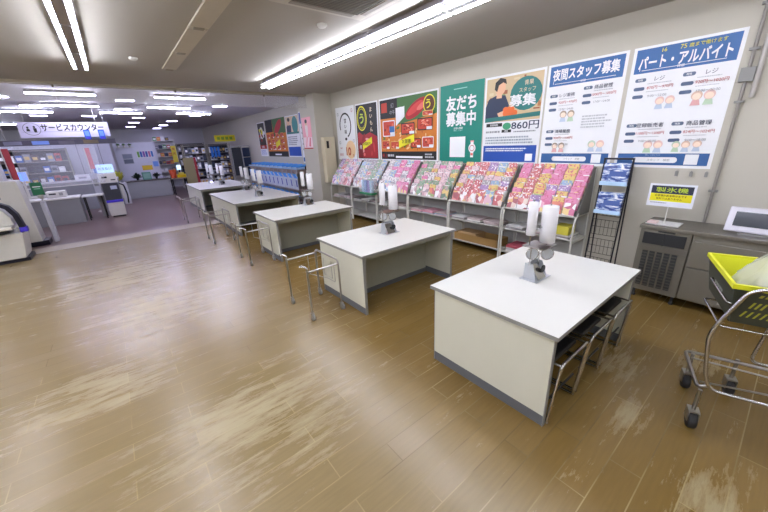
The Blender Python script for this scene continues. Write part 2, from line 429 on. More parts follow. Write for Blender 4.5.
# ------------------------------------------------------------------ packing tables
TX0, TX1, TH = 1.739, 3.215, .70
def table(Y0, Y1, label):
    xc, yc = (TX0+TX1)/2, (Y0+Y1)/2; a, b = (TX1-TX0)/2, (Y1-Y0)/2
    t = thing('packing_table', label, 'table', (xc, yc, 0), 0, 'white packing tables in a row')
    tp = MB().box(-a+.001, -b+.001, TH-.028, a-.001, b-.001, TH-.001, 1).box(-a+.002, -b+.002, TH-.001, a-.002, b-.002, TH, 0)
    tp.build('tabletop', [M_white, M_edge], t)
    i = .028
    MB().box(-a+i, -b+i, .085, -a+i+.03, b-i, TH-.028).build('side_panel', M_panel, t)
    MB().box(a-i-.03, -b+i, .085, a-i, b-i, TH-.028).build('side_panel', M_panel, t)
    MB().box(-a+i+.004, -b+i+.004, 0, -a+i+.026, b-i-.004, .085).build('kick_plate', M_kick, t)
    MB().box(a-i-.026, -b+i+.004, 0, a-i-.004, b-i-.004, .085).build('kick_plate', M_kick, t)
    MB().box(-a+i+.031, -.012, .06, a-i-.031, .012, TH-.028).build('centre_panel', M_inner, t)
    MB().box(-a+i+.031, -.016, 0, a-i-.031, .016, .06).build('kick_plate', M_kick, t)
    for s in (-1, 1):
        MB().box(-a+i+.031, s*(b-.055)-.01, TH-.075, a-i-.031, s*(b-.055)+.01, TH-.029).build('apron', M_inner, t)
    # edge strips on the panel ends
    for xs in (-a+i, a-i-.03):
        for s in (-1, 1):
            MB().box(xs-.001, s*(b-i)-.002, .0, xs+.031, s*(b-i)+.002, TH-.028).build('edge_strip', M_edge, t)
    return t
TB = [(.645, 1.65, 'nearest white packing table with three black stools under its open side'),
      (2.605, 3.585, 'second nearest white packing table with an empty wheeled frame at its left end'),
      (4.98, 6.0, 'middle white packing table of the row of five'),
      (7.19, 9.50, 'long white packing table fourth from the camera with two bag dispensers'),
      (10.66, 13.1, 'farthest white packing table standing on the mauve floor')]
for q in TB: table(*q)

# stools under the near table
st = thing('stool', 'low chrome stool nearest the table corner, black seat', 'stool', (0, 0, 0), 0, 'chrome sled stools under the nearest table')
def u_frame(y, ytop):
    return MB().tube([(-.0, y+.0, .011), (.01, ytop, .475), (.40, ytop, .475), (.39, y, .011)], .0105, 10, fil=.045)
u_frame(0, -.035).build('front_frame', M_chrome, st)
u_frame(.42, .455).build('rear_frame', M_chrome, st)
for x in (.0, .39): MB().tube([(x, -.01, .011), (x, .43, .011)], .0105, 10).build('floor_rail', M_chrome, st)
for x in (.02, .39): MB().tube([(x, -.03, .46), (x, .45, .46)], .008, 8).build('seat_rail', M_chrome, st)
MB().box(.025, .03, .425, .385, .43, .458).build('seat', M_seat, st, bevel=.012)
MB().tube([(-.012, .0, .22), (.33, .0, .22)], .007, 8).build('stretcher', M_black, st)
st.location = (1.812, .668, 0)
dup(st, (2.25, .668, 0), label='low chrome stool in the middle of three under the nearest table')
dup(st, (2.69, .668, 0), label='low chrome stool farthest right under the nearest table, beside the ice machine')

# wheeled frames for baskets at the table ends
cf = thing('basket_frame', '', 'wheeled frame', (0, 0, 0), 0, 'empty wheeled basket frames at the table ends')
def cfmk():
    H = .60; w, d = .37, .53      # x 0..w, y 0..d
    cr = {'': 0}
    MB().tube([(w, 0, .07), (w, 0, H), (w, d, H), (w, d, .07)], .011, 10, fil=.05).build('right_arch', M_dchrome, cf)
    for y in (0, d):
        MB().tube([(0, y, .07), (0, y, H-.01)], .011, 10).build('leg', M_dchrome, cf)
        MB().tube([(0, y, H-.045), (w, y, H-.045)], .010, 10).build('side_rail', M_dchrome, cf)
        MB().tube([(0, y, H-.02), (0, y, H+.0), (-.025, y+.02, H+.02), (-.06, y+.045, H+.02)], .013, 10, fil=.02).build('grip', M_chrome, cf)
    MB().tube([(.25, d-.03, H-.05), (.25, d-.03, H-.28), (w, d*.5, H-.30), (w, .1, H-.30), (w, .1, H-.06)], .004, 6, fil=.02).build('wire_bracket', M_dchrome, cf)
    MB().tube([(w, .16, H-.06), (w, .16, H-.27), (w, .34, H-.27), (w, .34, H-.06)], .004, 6).build('wire_bracket', M_dchrome, cf)
    for x in (0, w):
        for y in (0, d):
            k = MB().box(x-.012, y-.02, .055, x+.012, y+.02, .085).box(x-.014, y-.02, .03, x-.011, y+.02, .085).box(x+.011, y-.02, .03, x+.014, y+.02, .085)
            k = k.build('caster', M_dchrome, cf)
            MB().lathe([(.012, -.012), (.038, -.012), (.038, .012), (.012, .012)], (x, y-.012, .0385), 18, ax='x').build('wheel', M_cwheel, k)
cfmk()
spots = [(1.285, 2.95, 'empty wheeled frame at the left end of the second nearest table'),
         (1.34, 5.19, 'empty wheeled frame at the left end of the middle table'),
         (1.20, 7.02, 'empty wheeled frame at the left end of the long fourth table'),
         (1.15, 9.70, 'empty wheeled frame standing free on the mauve floor before the farthest table')]
for i, (x, y, lb) in enumerate(spots):
    if i == 0: cf.location = (x, y, 0); cf['label'] = lb
    else: dup(cf, (x, y, 0), label=lb)

# plastic-bag roll dispensers
bd = thing('bag_dispenser', '', 'bag dispenser', (0, 0, TH), 0, 'chrome plastic bag roll dispensers on the packing tables')
def bdmk():
    b = MB().box(-.115, -.075, 0, .115, .075, .004)
    b.hexa([(-.09, -.05, .004), (-.09, .055, .004), (-.087, .055, .004), (-.087, -.05, .004)], [(-.075, -.01, .13), (-.075, .055, .13), (-.072, .055, .13), (-.072, -.01, .13)])
    b.hexa([(.087, -.05, .004), (.087, .055, .004), (.09, .055, .004), (.09, -.05, .004)], [(.072, -.01, .13), (.072, .055, .13), (.075, .055, .13), (.075, -.01, .13)])
    b.box(-.075, .03, .06, .075, .034, .14)
    b.build('base_bracket', M_bright, bd)
    MB().hexa([(-.06, -.06, .005), (.06, -.06, .005), (.06, -.055, .005), (-.06, -.055, .005)], [(-.045, .02, .11), (.045, .02, .11), (.045, .025, .11), (-.045, .025, .11)]).build('bag_guide', M_chrome, bd)
    MB().lathe([(.03, -.004), (.03, .004)], (.05, -.035, .07), 16, ax='y').build('knob', M_dark, bd)
    RD = Matrix.Rotation(-PI/4, 4, 'Z')
    for x in (-.056, .056):
        MB().tube([(x+.046*math.cos(t), -.045, .215+.046*math.sin(t)) for t in [2*PI*k/20 for k in range(20)]], .005, 6, closed=True).xform(RD).build('hoop', M_chrome, bd)
        MB().lathe([(.040, -.002), (.043, 0), (.040, .002)], (x, -.04, .215), 20, ax='y').xform(RD).build('disc', M_bright, bd)
    MB().tube([(-.07, .02, .02), (-.075, .02, .265), (.075, .02, .265), (.07, .02, .02)], .006, 8, fil=.02).build('post', M_chrome, bd)
    MB().box(-.09, -.09, .268, .11, .09, .274).build('roll_plate', M_dchrome, bd)
    for x, y, r_, z0, z1 in ((-.048, .05, .035, .355, .62), (.052, -.035, .058, .295, .585)):
        MB().cyl((x, y, .275), (x, y, z1+.012), .006, 8).build('spindle', M_chrome, bd)
        MB().lathe([(r_-.01, z0), (r_, z0+.003), (r_, z1-.003), (r_-.012, z1), (.014, z1+.001)], (x, y, 0), 24).build('bag_roll', M_roll, bd)
    MB().tube([(-.03, .02, .40), (.0, -.01, .42), (.01, .02, .45), (-.03, .04, .43)], .003, 6).build('tear_hook', M_chrome, bd)
bdmk()
for i, (x, y, rz, lb) in enumerate([
        (2.47, 1.17, 0, 'bag dispenser with a thin and a thick white roll on the nearest table'),
        (2.53, 3.12, 0, 'bag dispenser with two white rolls on the second nearest table'),
        (2.76, 5.83, 0, 'bag dispenser with two white rolls on the middle table'),
        (2.50, 7.87, 0, 'bag dispenser at the near end of the long fourth table'),
        (2.66, 9.35, 0, 'bag dispenser at the far end of the long fourth table'),
        (2.55, 11.5, 0, 'bag dispenser at the near end of the farthest table'),
        (2.45, 12.5, 0, 'bag dispenser at the far end of the farthest table')]):
    if i == 0: bd.location = (x, y, TH); bd['label'] = lb
    else: dup(bd, (x, y, TH), label=lb)

# ------------------------------------------------------------------ posters on the right wall
W_, K_, R_, Y_, B_, G_ = P('#e6e8ea'), P('#1a1a18'), P('#b02a28'), P('#e8e020'), P('#2f63a0'), P('#0b8070')
O_, BR_, PK_, SK_, GY_, NV_, LG_, DB_ = P('#cf7a26'), P('#5c3a22'), P('#e9a0a8'), P('#e3b48f'), P('#8e9094'), P('#24324e'), P('#b9bcc0'), P('#1f4ea8')
CR_, GR_ = P('#dcc9a6'), P('#3e6a34')
PX, PZ, PH = XW+.001, 1.385, 1.258
random.seed(11)
def tiny(s, x0, y0, x1, y1, rows, m, fill=.55):
    """rows of unreadably small print"""
    s.z += .00012; s.dz = 0
    for r_ in range(rows):
        h = (y1-y0)/rows; y = y1-(r_+.5)*h; x = x0
        end = x1-(x1-x0)*random.uniform(0, .25)
        while x < end:
            w = random.uniform(.3, 1.1)*h*fill*2
            s.rect(x, y-h*fill/2, min(x+w, end), y+h*fill/2, m); x += w+h*.18
    s.dz = .00012
def meatpack(s, x0, y0, x1, y1, a=.0):
    s.rr(x0, y0, x1, y1, .02, random.choice([W_, P('#2a2420'), P('#d8a860')])); d = (x1-x0)*.05
    s.rr(x0+d, y0+d, x1-d, y1-d, .015, P('#c2432c'))
    w_, h_ = x1-x0-2*d, y1-y0-2*d
    for k in range(14):
        ex, ey = random.uniform(.06, .16)*w_, random.uniform(.06, .14)*h_
        s.ell(random.uniform(x0+d+ex*1.6, x1-d-ex*1.6), random.uniform(y0+d+ey*1.8, y1-d-ey*1.8), ex, ey, random.choice([P('#dc6a4e'), P('#e89a7c'), P('#a8301e'), P('#c8502e'), P('#7e2418')]), random.uniform(-.4, .4), 10)
    s.rect(x1-(x1-x0)*.38, y0+d*.5, x1-d*.5, y0+(y1-y0)*.28, W_)
# 1 white poster with brush circle
s = Sheet(.85, PH, W_); w = .85
s.ring(.42, .82, .27, .30, .04, K_, -70, 200, 30)
s.txt('甘', .43, .93, .12, K_, .02).txt('い', .43, .80, .11, K_, .02).txt('味', .43, .67, .11, K_, .02)
s.ell(.42, .50, .05, .035, K_)
for x, y in ((.10, 1.10), (.75, 1.15), (.12, .42), (.76, .45)): s.ring(x, y, .04, .04, .008, R_ if x > .5 and y > 1 else GY_); s.rect(x-.004, y-.03, x+.004, y+.03, GY_)
s.ell(.60, .24, .22, .22, P('#e8c79a'))
s.txt('10', .50, .20, .27, P('#b8502c'), .03).txt('%', .72, .10, .09, R_, .01).txt('毎月', .16, .28, .05, R_, .005).txt('8/10', .16, .12, .09, R_, .01)
s.build('poster', 'white poster with a black brush circle, farthest left above the magazine racks', 'poster', wallM(PX, 7.93, PZ), 'recruiting and food posters above the magazine racks')
# 2 black meat poster
s = Sheet(.87, PH, W_)
s.rect(.03, .03, .84, PH-.03, K_)
s.ring(.25, .93, .20, .27, .028, Y_); s.ring(.25, .93, .155, .215, .012, Y_)
s.txt('う', .25, .93, .25, P('#b8d040'), .02)
for i, ch in enumerate('まいもん'): s.txt(ch, .62, 1.10-i*.14, .11, CR_, .012)
s.poly([(.05, .05), (.82, .05), (.82, .52), (.55, .62), (.30, .55), (.12, .64), (.05, .6)], P('#a51f24'))
for k in range(14):
    x, y = random.uniform(.1, .75), random.uniform(.1, .5)
    s.ell(x, y, random.uniform(.04, .12), random.uniform(.02, .05), random.choice([P('#c8383a'), P('#e0706a'), P('#8c1518'), P('#e8a8a0')]), random.uniform(0, 3))
s.poly([(.20, .22), (.62, .38), (.62, .52), (.20, .36)], Y_)
s.txt('特選和牛', .41, .37, .08, K_, .01)
s.rect(.08, .05, .24, .40, P('#7c1010')); s.txt('肉', .16, .3, .10, W_, .01)
s.build('poster', 'black poster with a yellow ringed emblem over red meat slices', 'poster', wallM(PX, 7.03, PZ), 'recruiting and food posters above the magazine racks')
# 3 wide meat poster
s = Sheet(1.73, PH, W_)
s.rect(.03, .03, 1.70, PH-.03, O_); s.rect(.03, .03, 1.70, .19, K_)
s.poly([(.6, PH-.03), (1.70, PH-.03), (1.70, .86), (.62, .72)], GR_)
s.rect(.03, .86, .72, PH-.03, K_)
s.poly([(.55, .70), (.82, .86), (.82, 1.06), (.55, 1.04)], W_); s.rect(.60, 1.05, .80, 1.22, GR_)
s.ell(1.15, .98, .33, .13, P('#a3161c'), .45); s.ell(1.12, .99, .25, .07, P('#cc3a36'), .45); s.ell(1.32, 1.02, .16, .05, P('#d9685c'), .4)
s.ell(1.50, 1.03, .145, .155, P('#5a3414')); s.ring(1.50, 1.03, .15, .16, .018, Y_); s.txt('う', 1.50, 1.03, .18, Y_, .015)
s.rect(.08, .98, .27, 1.17, P('#c0402a')); s.txt('幻', .47, 1.10, .1, GY_, .008); s.txt('の牛', .47, .97, .09, GY_, .008)
for k in range(60): s.ell(random.uniform(.1, 1.62), random.uniform(.24, .66), random.uniform(.02, .06), random.uniform(.01, .03), random.choice([P('#e0a850'), P('#b85c1c'), P('#8c4a1c'), P('#5c7a30'), P('#e8c890')]), random.uniform(0, 3), 8)
for q in ((.12, .50, .52, .82), (.72, .52, 1.12, .74), (1.20, .58, 1.60, .80), (.08, .24, .34, .42), (.38, .24, .66, .40), (1.02, .26, 1.30, .44), (1.34, .26, 1.64, .46), (1.35, .83, 1.62, .92)): meatpack(s, *q)
s.rect(.36, .58, .52, .70, B_)
s.poly([(.66, .26), (1.12, .38), (1.12, .52), (.66, .40)], Y_); s.txt('お買得', .89, .39, .09, K_, .01)
s.rect(.55, .06, 1.35, .10, W_); s.txt('極上', .18, .11, .09, P('#c03030'), .01); tiny(s, 1.42, .06, 1.66, .16, 2, LG_)
tiny(s, .28, .07, .52, .15, 1, LG_)
s.build('poster', 'wide orange and black poster of meat packs with a round emblem', 'poster', wallM(PX, 6.10, PZ), 'recruiting and food posters above the magazine racks')
# 4 green poster
s = Sheet(.91, PH+.02, G_)
s.rect(.30, 1.19, .58, 1.205, P('#7fc0b4'))
s.txt('友だち', .46, .98, .22, W_, .03, .62).txt('募集中', .46, .73, .22, W_, .03, .62)
s.txt('お得な情報', .42, .58, .04, W_, .004).txt('配信しています', .42, .545, .028, P('#9ed0c6'), .002)
s.rect(.24, .10, .58, .44, W_)
s.rect(.695, .10, .755, .37, W_); s.ell(.725, .25, .072, .072, W_); s.ring(.725, .25, .05, .05, .01, R_); s.rect(.70, .13, .75, .17, P('#e07060')); s.rect(.69, .35, .76, .37, PK_)
s.build('poster', 'green poster with big white characters and a wristwatch drawing', 'poster', wallM(PX, 4.325, PZ-.01), 'recruiting and food posters above the magazine racks')
# 5 staff poster with 860
s = Sheet(.95, PH, W_)
s.rect(.03, .62, .92, PH-.03, P('#cdb68e'))
for k in range(26):
    x, y = random.uniform(.05, .88), random.uniform(.72, 1.18); s.rect(x, y, min(x+random.uniform(.02, .1), .915), min(y+random.uniform(.02, .06), PH-.035), random.choice([P('#b87a4c'), P('#d8c8a0'), P('#8fa06c'), P('#e0d4c0'), P('#a05c3c')]))
s.poly([(.03, .66), (.40, .66), (.43, .84), (.36, .98), (.22, 1.0), (.08, .95), (.03, .84)], NV_)
s.rect(.21, .95, .30, 1.04, SK_); s.ell(.27, 1.09, .085, .10, SK_)
s.poly([(.17, 1.08), (.18, 1.17), (.26, 1.225), (.35, 1.20), (.37, 1.13), (.31, 1.16), (.24, 1.13), (.215, 1.04)], K_)
s.poly([(.24, .74), (.44, .80), (.46, .74), (.28, .67)], SK_)
for k in range(7): s.ell(.38+.05*(k % 4), .73+.05*(k//4), .045, .04, P('#e06a28'))
s.poly([(.03, .62), (.92, .66), (.92, .72), (.03, .68)], P('#1f6f6a'))
s.ell(.68, .97, .24, .22, P('#1c7470'))
s.txt('青果', .72, 1.11, .07, CR_, .006).txt('スタッフ', .70, 1.02, .065, CR_, .006).txt('募集', .64, .89, .15, W_, .02, .40)
s.rect(.06, .55, .34, .60, K_); s.txt('勤務時間', .2, .575, .035, W_, .002); s.ell(.42, .55, .07, .05, P('#3f9c70'))
s.txt('860円', .71, .55, .11, NV_, .008, .42).rect(.34, .46, .50, .50, K_).txt('時給', .42, .48, .03, W_, .002)
tiny(s, .54, .45, .9, .48, 1, GY_); tiny(s, .06, .45, .32, .50, 1, GY_); tiny(s, .06, .29, .88, .41, 3, P('#9aa4ac'))
s.rect(.03, .03, .92, .27, DB_); tiny(s, .07, .18, .86, .24, 2, W_); s.rect(.76, .05, .87, .15, W_)
s.build('poster', 'staff wanted poster with a worker photo and the figure 860', 'poster', wallM(PX, 3.395, PZ), 'recruiting and food posters above the magazine racks')
# 6 & 7 pale posters with a blue header
def kids(s, x, y, sc, n=2):
    sc *= .8
    for k in range(n):
        cx = x+k*.11*sc; hc = random.choice([P('#d8b8a4'), P('#b4c8ae'), P('#a89888'), P('#e0bcb4')])
        s.poly([(cx-.045*sc, y-.06*sc), (cx+.045*sc, y-.06*sc), (cx+.03*sc, y), (cx-.03*sc, y)], random.choice([P('#dca8a8'), P('#b4ccb0'), P('#b8c6d8')]))
        s.ell(cx, y+.045*sc, .05*sc, .05*sc, hc); s.ell(cx, y+.035*sc, .038*sc, .035*sc, P('#eed8c4'))
def bigposter(w, title, tsz, top, cells, label, Y0):
    s = Sheet(w, PH, W_)
    s.rect(.03, PH-.26, w-.03, PH-.025, B_)
    s.txt(title, w/2, PH-.16 if top else PH-.13, tsz, W_, .022, w*.84)
    s.rect(.10, PH-.235, w-.10, PH-.230, W_); s.rect(.08, PH-.235, .085, PH-.2, W_); s.txt('詳細', w/2, PH-.235, .03, W_, .002)
    if top: s.txt('16', .27*w/.86, PH-.062, .05, Y_, .004).txt('75', .42*w/.86, PH-.062, .055, Y_, .004).txt('歳まで働けます', .60*w/.86, PH-.062, .04, Y_, .002)
    for (x, y, head, l1, l2) in cells:
        s.rr(x, y-.018, x+.10, y+.018, .015, P('#5c6c86')); s.txt('職種', x+.05, y, .022, W_)
        s.txt(head, x+.22, y, .050, NV_, .004); tiny(s, x+.12, y-.052, x+.34, y-.034, 1, LG_)
        s.rr(x, y-.105, x+.10, y-.07, .015, P('#4c5f7e')); s.txt(l1, x+.235, y-.085, .038, R_, .003); tiny(s, x+.12, y-.13, x+.34, y-.115, 1, LG_)
        s.rr(x, y-.185, x+.10, y-.15, .015, P('#4c5f7e')); s.txt(l2, x+.225, y-.168, .034, GY_, .002)
    s.rect(.03, .03, w-.03, .155, P('#2d5b94'))
    s.rr(.18, .055, w-.28, .115, .028, W_); s.txt('スタッフ　検索', .42*w/.86, .085, .03, GY_)
    s.txt('詳しくはこちら', w*.42, .14, .02, P('#9fb8d8')); s.rect(w-.22, .04, w-.11, .145, W_)
    return s
s = bigposter(.90, '夜間スタッフ募集', .13, False, [(.06, .88, 'レジ業務', '920円～970円', '22:00～24:00'), (.47, .93, '商品管理', '1000円～1050円', '17:00～24:00'), (.06, .44, '清掃業務', '920円～1100円', '22:00～5:00')], '', 0)
kids(s, .26, .61, 1.1); kids(s, .20, .17+.05, 1.0); kids(s, .66, .23, 1.1); tiny(s, .50, .46, .84, .62, 5, LG_)
s.build('poster', 'night staff poster with a blue header, second from the pipe', 'poster', wallM(PX, 2.42, PZ), 'recruiting and food posters above the magazine racks')
s = bigposter(.87, 'パート・アルバイト', .115, True, [(.06, .93, 'レジ', '870円～970円', '9:00～22:00'), (.47, .93, 'レジ', '920円～1020円', '17:00～20:00'), (.06, .46, '登録販売者', '1100円～1300円', '9:00～20:00'), (.47, .46, '商品管理', '824円～1024円', '9:00～18:00')], '', 0)
kids(s, .32, .67, 1.0); kids(s, .62, .68, 1.1); kids(s, .30, .215, 1.05); kids(s, .55, .215, .9); kids(s, .72, .22, .9, 1)
s.build('poster', 'part time job poster with 16 and 75 in yellow, beside the wall pipe', 'poster', wallM(PX, 1.475, PZ), 'recruiting and food posters above the magazine racks')

# far posters beyond the pillar
s = Sheet(.80, 1.25, W_)
s.rect(.03, .42, .77, 1.22, P('#3c3a34')); s.ell(.4, .86, .2, .22, P('#d8d8d0')); s.ell(.4, .9, .12, .1, Y_)
for k in range(16): s.ell(random.uniform(.1, .7), random.uniform(.5, 1.0), .05, .07, random.choice([R_, Y_, W_, K_, GR_, P('#7a3c88')]), random.random())
s.rect(.03, .28, .77, .42, R_); s.txt('抽選会', .4, .35, .1, W_, .01); tiny(s, .08, .06, .7, .24, 4, P('#8fa4d0'))
s.build('poster', 'dark poster with a yellow figure and red band, farthest on the wall beyond the pillar', 'poster', wallM(PX, 14.0, 1.42), 'posters beyond the pillar')
s = Sheet(1.85, 1.28, O_)
s.rect(.0, 0, 1.85, .18, K_); s.rect(0, .85, .7, 1.28, K_); s.poly([(.7, 1.28), (1.85, 1.28), (1.85, .8), (.75, .7)], GR_); s.ell(1.2, 1.0, .4, .15, P('#b02020'), .5)
for k in range(12): meatpack(s, *(lambda x, y: (x, y, x+.3, y+.16))(.08+(k % 4)*.43, .24+(k//4)*.2))
s.poly([(.9, .3), (1.3, .42), (1.3, .6), (.9, .48)], Y_); s.rect(.7, .05, 1.3, .1, W_)
s.build('poster', 'orange meat pack poster on the wall beyond the pillar', 'poster', wallM(PX, 13.1, 1.42), 'posters beyond the pillar')
s = Sheet(1.0, 1.28, W_)
s.rect(.03, .72, .97, 1.25, P('#d8c3a0')); s.poly([(.05, .74), (.4, .74), (.42, .98), (.2, 1.02), (.06, .95)], NV_); s.ell(.26, 1.08, .08, .1, SK_); s.ell(.27, 1.16, .1, .06, K_)
s.ell(.72, .98, .22, .26, P('#1c8480')); s.rect(.03, .72, .97, .78, P('#1f6f6a')); tiny(s, .08, .36, .9, .66, 5, GY_); s.rect(.03, .03, .97, .32, DB_)
s.build('poster', 'staff poster with a navy shirted worker on the wall beyond the pillar', 'poster', wallM(PX, 11.2, 1.42), 'posters beyond the pillar')
s = Sheet(.9, 1.5, W_)
s.rect(.03, 1.16, .87, 1.47, DB_); s.ell(.45, 1.32, .2, .1, P('#7fa0d8'))
for k in range(5): s.rr(.1, 1.02-k*.16, .2, 1.07-k*.16, .02, NV_); s.rr(.55, 1.02-k*.16, .65, 1.07-k*.16, .02, NV_); tiny(s, .24, 1.02-k*.16, .5, 1.07-k*.16, 1, LG_)
s.rect(.03, .03, .87, .16, P('#2d5b94'))
s.build('poster', 'white poster with a blue header right beside the pillar', 'poster', wallM(PX, 10.15, 1.25), 'posters beyond the pillar')
s = Sheet(.52, .80, P('#f0a4b0'))
s.rect(.0, .30, .52, .0, P('#f3d9dc')); s.ell(.24, .52, .08, .22, P('#f0e0dc')); s.ell(.24, .66, .06, .07, SK_); s.ell(.24, .70, .07, .05, K_)
s.poly([(.1, .05), (.2, .3), (.27, .3), (.17, .05)], PK_); s.poly([(.3, .08), (.38, .3), (.44, .28), (.40, .05)], P('#d87080')); s.rect(0, .0, .52, .03, R_)
s.build('poster', 'small pink poster of a woman on the pillar', 'poster', wallM(4.28+.001, 8.88, 1.68), 'posters beyond the pillar')

# electrical cabinet beside the pillar
cb = thing('electrical_cabinet', 'beige upright electrical cabinet on the pillar beside the brush circle poster', 'cabinet', (4.56, 8.122, .80))
MB().box(-.165, -.16, 0, .165, 0, 1.16).build('body', M_beige, cb, bevel=.006)
MB().box(-.150, -.168, .02, .150, -.16, 1.14).build('door', M_beige, cb, bevel=.003)
MB().box(-.10, -.176, .88, -.03, -.168, 1.06).build('handle', M_black, cb, bevel=.003)
# wall pipe
pp = thing('wall_pipe', 'grey vertical conduit pipe with junction box on the wall beside the part time poster', 'pipe', (4.765, .53, .84))
MB().cyl((0, 0, 0), (0, 0, ZC-.845), .014, 10).build('conduit', mat('conduit_grey', '#8e8a84', .5), pp)
MB().cyl((0, -.07, 1.2), (0, -.07, ZC-.845), .02, 10).build('thick_conduit', mat('conduit_grey2', '#b4b0aa', .5), pp)
for z in (.32, 1.16, 1.6, 1.95): MB().box(-.016, -.035, z, .03, .035, z+.02).build('clamp', M_edge, pp)
MB().box(-.025, -.05, 1.34, .03, .05, 1.46).build('junction_box', M_cwheel, pp, bevel=.004)

# ------------------------------------------------------------------ magazine racks
RB = [1.63, 2.66, 3.70, 4.74, 5.76, 6.76, 7.74]
def rack(Y0, Y1, label):
    w = Y1-Y0
    t = thing('magazine_rack', label, 'magazine rack', (4.33, (Y0+Y1)/2, 0), 0, 'white magazine racks along the wall')
    a = w/2-.018
    for s in (-1, 1):
        f = MB().tube([(.015, s*a, 0), (.015, s*a, .74), (.10, s*a, .83)], .013, 8, fil=.08)
        f.tube([(.44, s*a, 0), (.44, s*a, 1.36)], .012, 8)
        f.box(.02, s*a-.006, .10, .44, s*a+.006, .13).box(.02, s*a-.006, .44, .44, s*a+.006, .47)
        f.build('side_frame', M_rackw, t)
        MB().prism([(.03, s*a-.002, .80), (.44, s*a-.002, .80), (.44, s*a-.002, 1.37), (.41, s*a-.002, 1.37)], (0, .004, 0)).build('side_plate', mat('rack_side_mesh', '#7d7c78', .5), t)
    MB().box(.0, -a+.012, .775, .44, a-.012, .79).box(0, -a+.012, .775, .008, a-.012, .815).build('ledge', M_rackw, t)
    MB().box(.03, -a+.012, .46, .43, a-.012, .475).box(.03, -a+.012, .46, .04, a-.012, .49).build('middle_shelf', M_rackw, t)
    MB().box(.03, -a+.012, .105, .43, a-.012, .12).box(.03, -a+.012, .105, .04, a-.012, .135).build('lower_shelf', M_rackw, t)
    MB().box(.445, -a, .12, .452, a, 1.38).build('back_panel', mat('rack_back', '#a6a6a2', .6), t)
    p = MB()
    for k in range(7):
        x, z = .055+.050*k, .79+.065*k
        p.box(x, -a+.004, z, x+.054, a-.004, z+.003); p.box(x+.050, -a+.004, z, x+.054, a-.004, z+.065)
    p.build('stepped_shelf', mat('rack_step', '#8f8f8c', .5), t)
    return t
rnames = ['rack beside the dark wire rack', 'second rack from the wire rack', 'third rack from the wire rack', 'third rack from the pillar', 'second rack from the pillar', 'rack nearest the pillar']
rlab = ['white magazine rack beside the dark wire rack, with pink and yellow covers', 'white magazine rack second from the wire rack, cardboard on its lowest shelf', 'white magazine rack with mostly pale pink covers below the meat and green posters',
        'white magazine rack behind the dispenser of the second nearest table', 'white magazine rack second from the pillar with a clear box on its ledge', 'white magazine rack nearest the pillar below the brush circle poster']
for i in range(6): rack(RB[i], RB[i+1], rlab[i])

def cover_mat(nm, cols):
    m = bpy.data.materials.new('cover_'+nm); m.use_nodes = True
    n = m.node_tree.nodes; l = m.node_tree.links; b = n['Principled BSDF']; b.inputs['Roughness'].default_value = .3
    tc = n.new('ShaderNodeTexCoord'); oi = n.new('ShaderNodeObjectInfo')
    ad = n.new('ShaderNodeVectorMath'); ad.operation = 'ADD'
    cm = n.new('ShaderNodeCombineXYZ'); sc_ = math_(n, l, 'MULTIPLY', oi.outputs['Random'], 37.0)
    l.new(sc_, cm.inputs[0]); l.new(sc_, cm.inputs[2]); l.new(tc.outputs['Object'], ad.inputs[0]); l.new(cm.outputs[0], ad.inputs[1])
    v = n.new('ShaderNodeTexVoronoi'); v.inputs['Scale'].default_value = 14; l.new(ad.outputs[0], v.inputs['Vector'])
    sx = n.new('ShaderNodeSeparateColor'); l.new(v.outputs['Color'], sx.inputs[0])
    N = len(cols)
    r1 = ramp(n, l, sx.outputs[0], [(i/N, lin(c_)) for i, c_ in enumerate(cols)], 'CONSTANT')
    # horizontal text bands
    so = n.new('ShaderNodeSeparateXYZ'); l.new(tc.outputs['Object'], so.inputs[0])
    nz = n.new('ShaderNodeTexNoise'); nz.inputs['Scale'].default_value = 34; l.new(ad.outputs[0], nz.inputs['Vector'])
    gt = math_(n, l, 'GREATER_THAN', so.outputs[2], .165)
    gt2 = math_(n, l, 'MULTIPLY', gt, math_(n, l, 'GREATER_THAN', nz.outputs['Fac'], .57))
    band = mix(n, l, gt2, lin(cols[0]), lin(cols[-1]))
    c1 = mix(n, l, .30, mix(n, l, gt, r1.outputs[0], band), lin('#b4a8ae'))
    l.new(c1, b.inputs['Base Color']); return m
CV = {'pink': ['#e070a8', '#f0a8c4', '#ffffff', '#d84888', '#f4d878', '#c83068'],
      'red': ['#c83a3c', '#e89088', '#f4e0d0', '#a82434', '#f0c060', '#ffffff'],
      'yellow': ['#e4c440', '#f0e090', '#e87040', '#ffffff', '#8cb050', '#c83a50'],
      'purple': ['#9468b0', '#c4a0d0', '#e8c8e0', '#6858a0', '#f0a0b8', '#ffffff'],
      'pale blue': ['#7aa8d0', '#c8dcec', '#ffffff', '#5078b0', '#e8b8c8', '#f0e890'],
      'white': ['#e8e4e0', '#ffffff', '#d8b8b8', '#c8c8c8', '#b89090', '#605058'],
      'pale pink': ['#e8c4c8', '#f4e4e4', '#c898a0', '#ffffff', '#d888a0', '#9c8890'],
      'green': ['#68a070', '#c0d8b0', '#ffffff', '#387858', '#f0d070', '#d0a0a0'],
      'grey': ['#8c888c', '#c4bcbc', '#5c545c', '#e0d8d8', '#a87888', '#dcdcdc']}
CM = {k: cover_mat(k.replace(' ', '_'), v) for k, v in CV.items()}
pages = P('#d8d4cc')
protos = {}
def mag_proto(k, w, h):
    me = MB().box(-.002, -w/2, 0, .002, w/2, h, 0).box(.002, -w/2+.001, .001, .006, w/2, h-.001, 1)
    o = me.build('magazine', [CM[k], pages]); protos[(k, w)] = o; return o
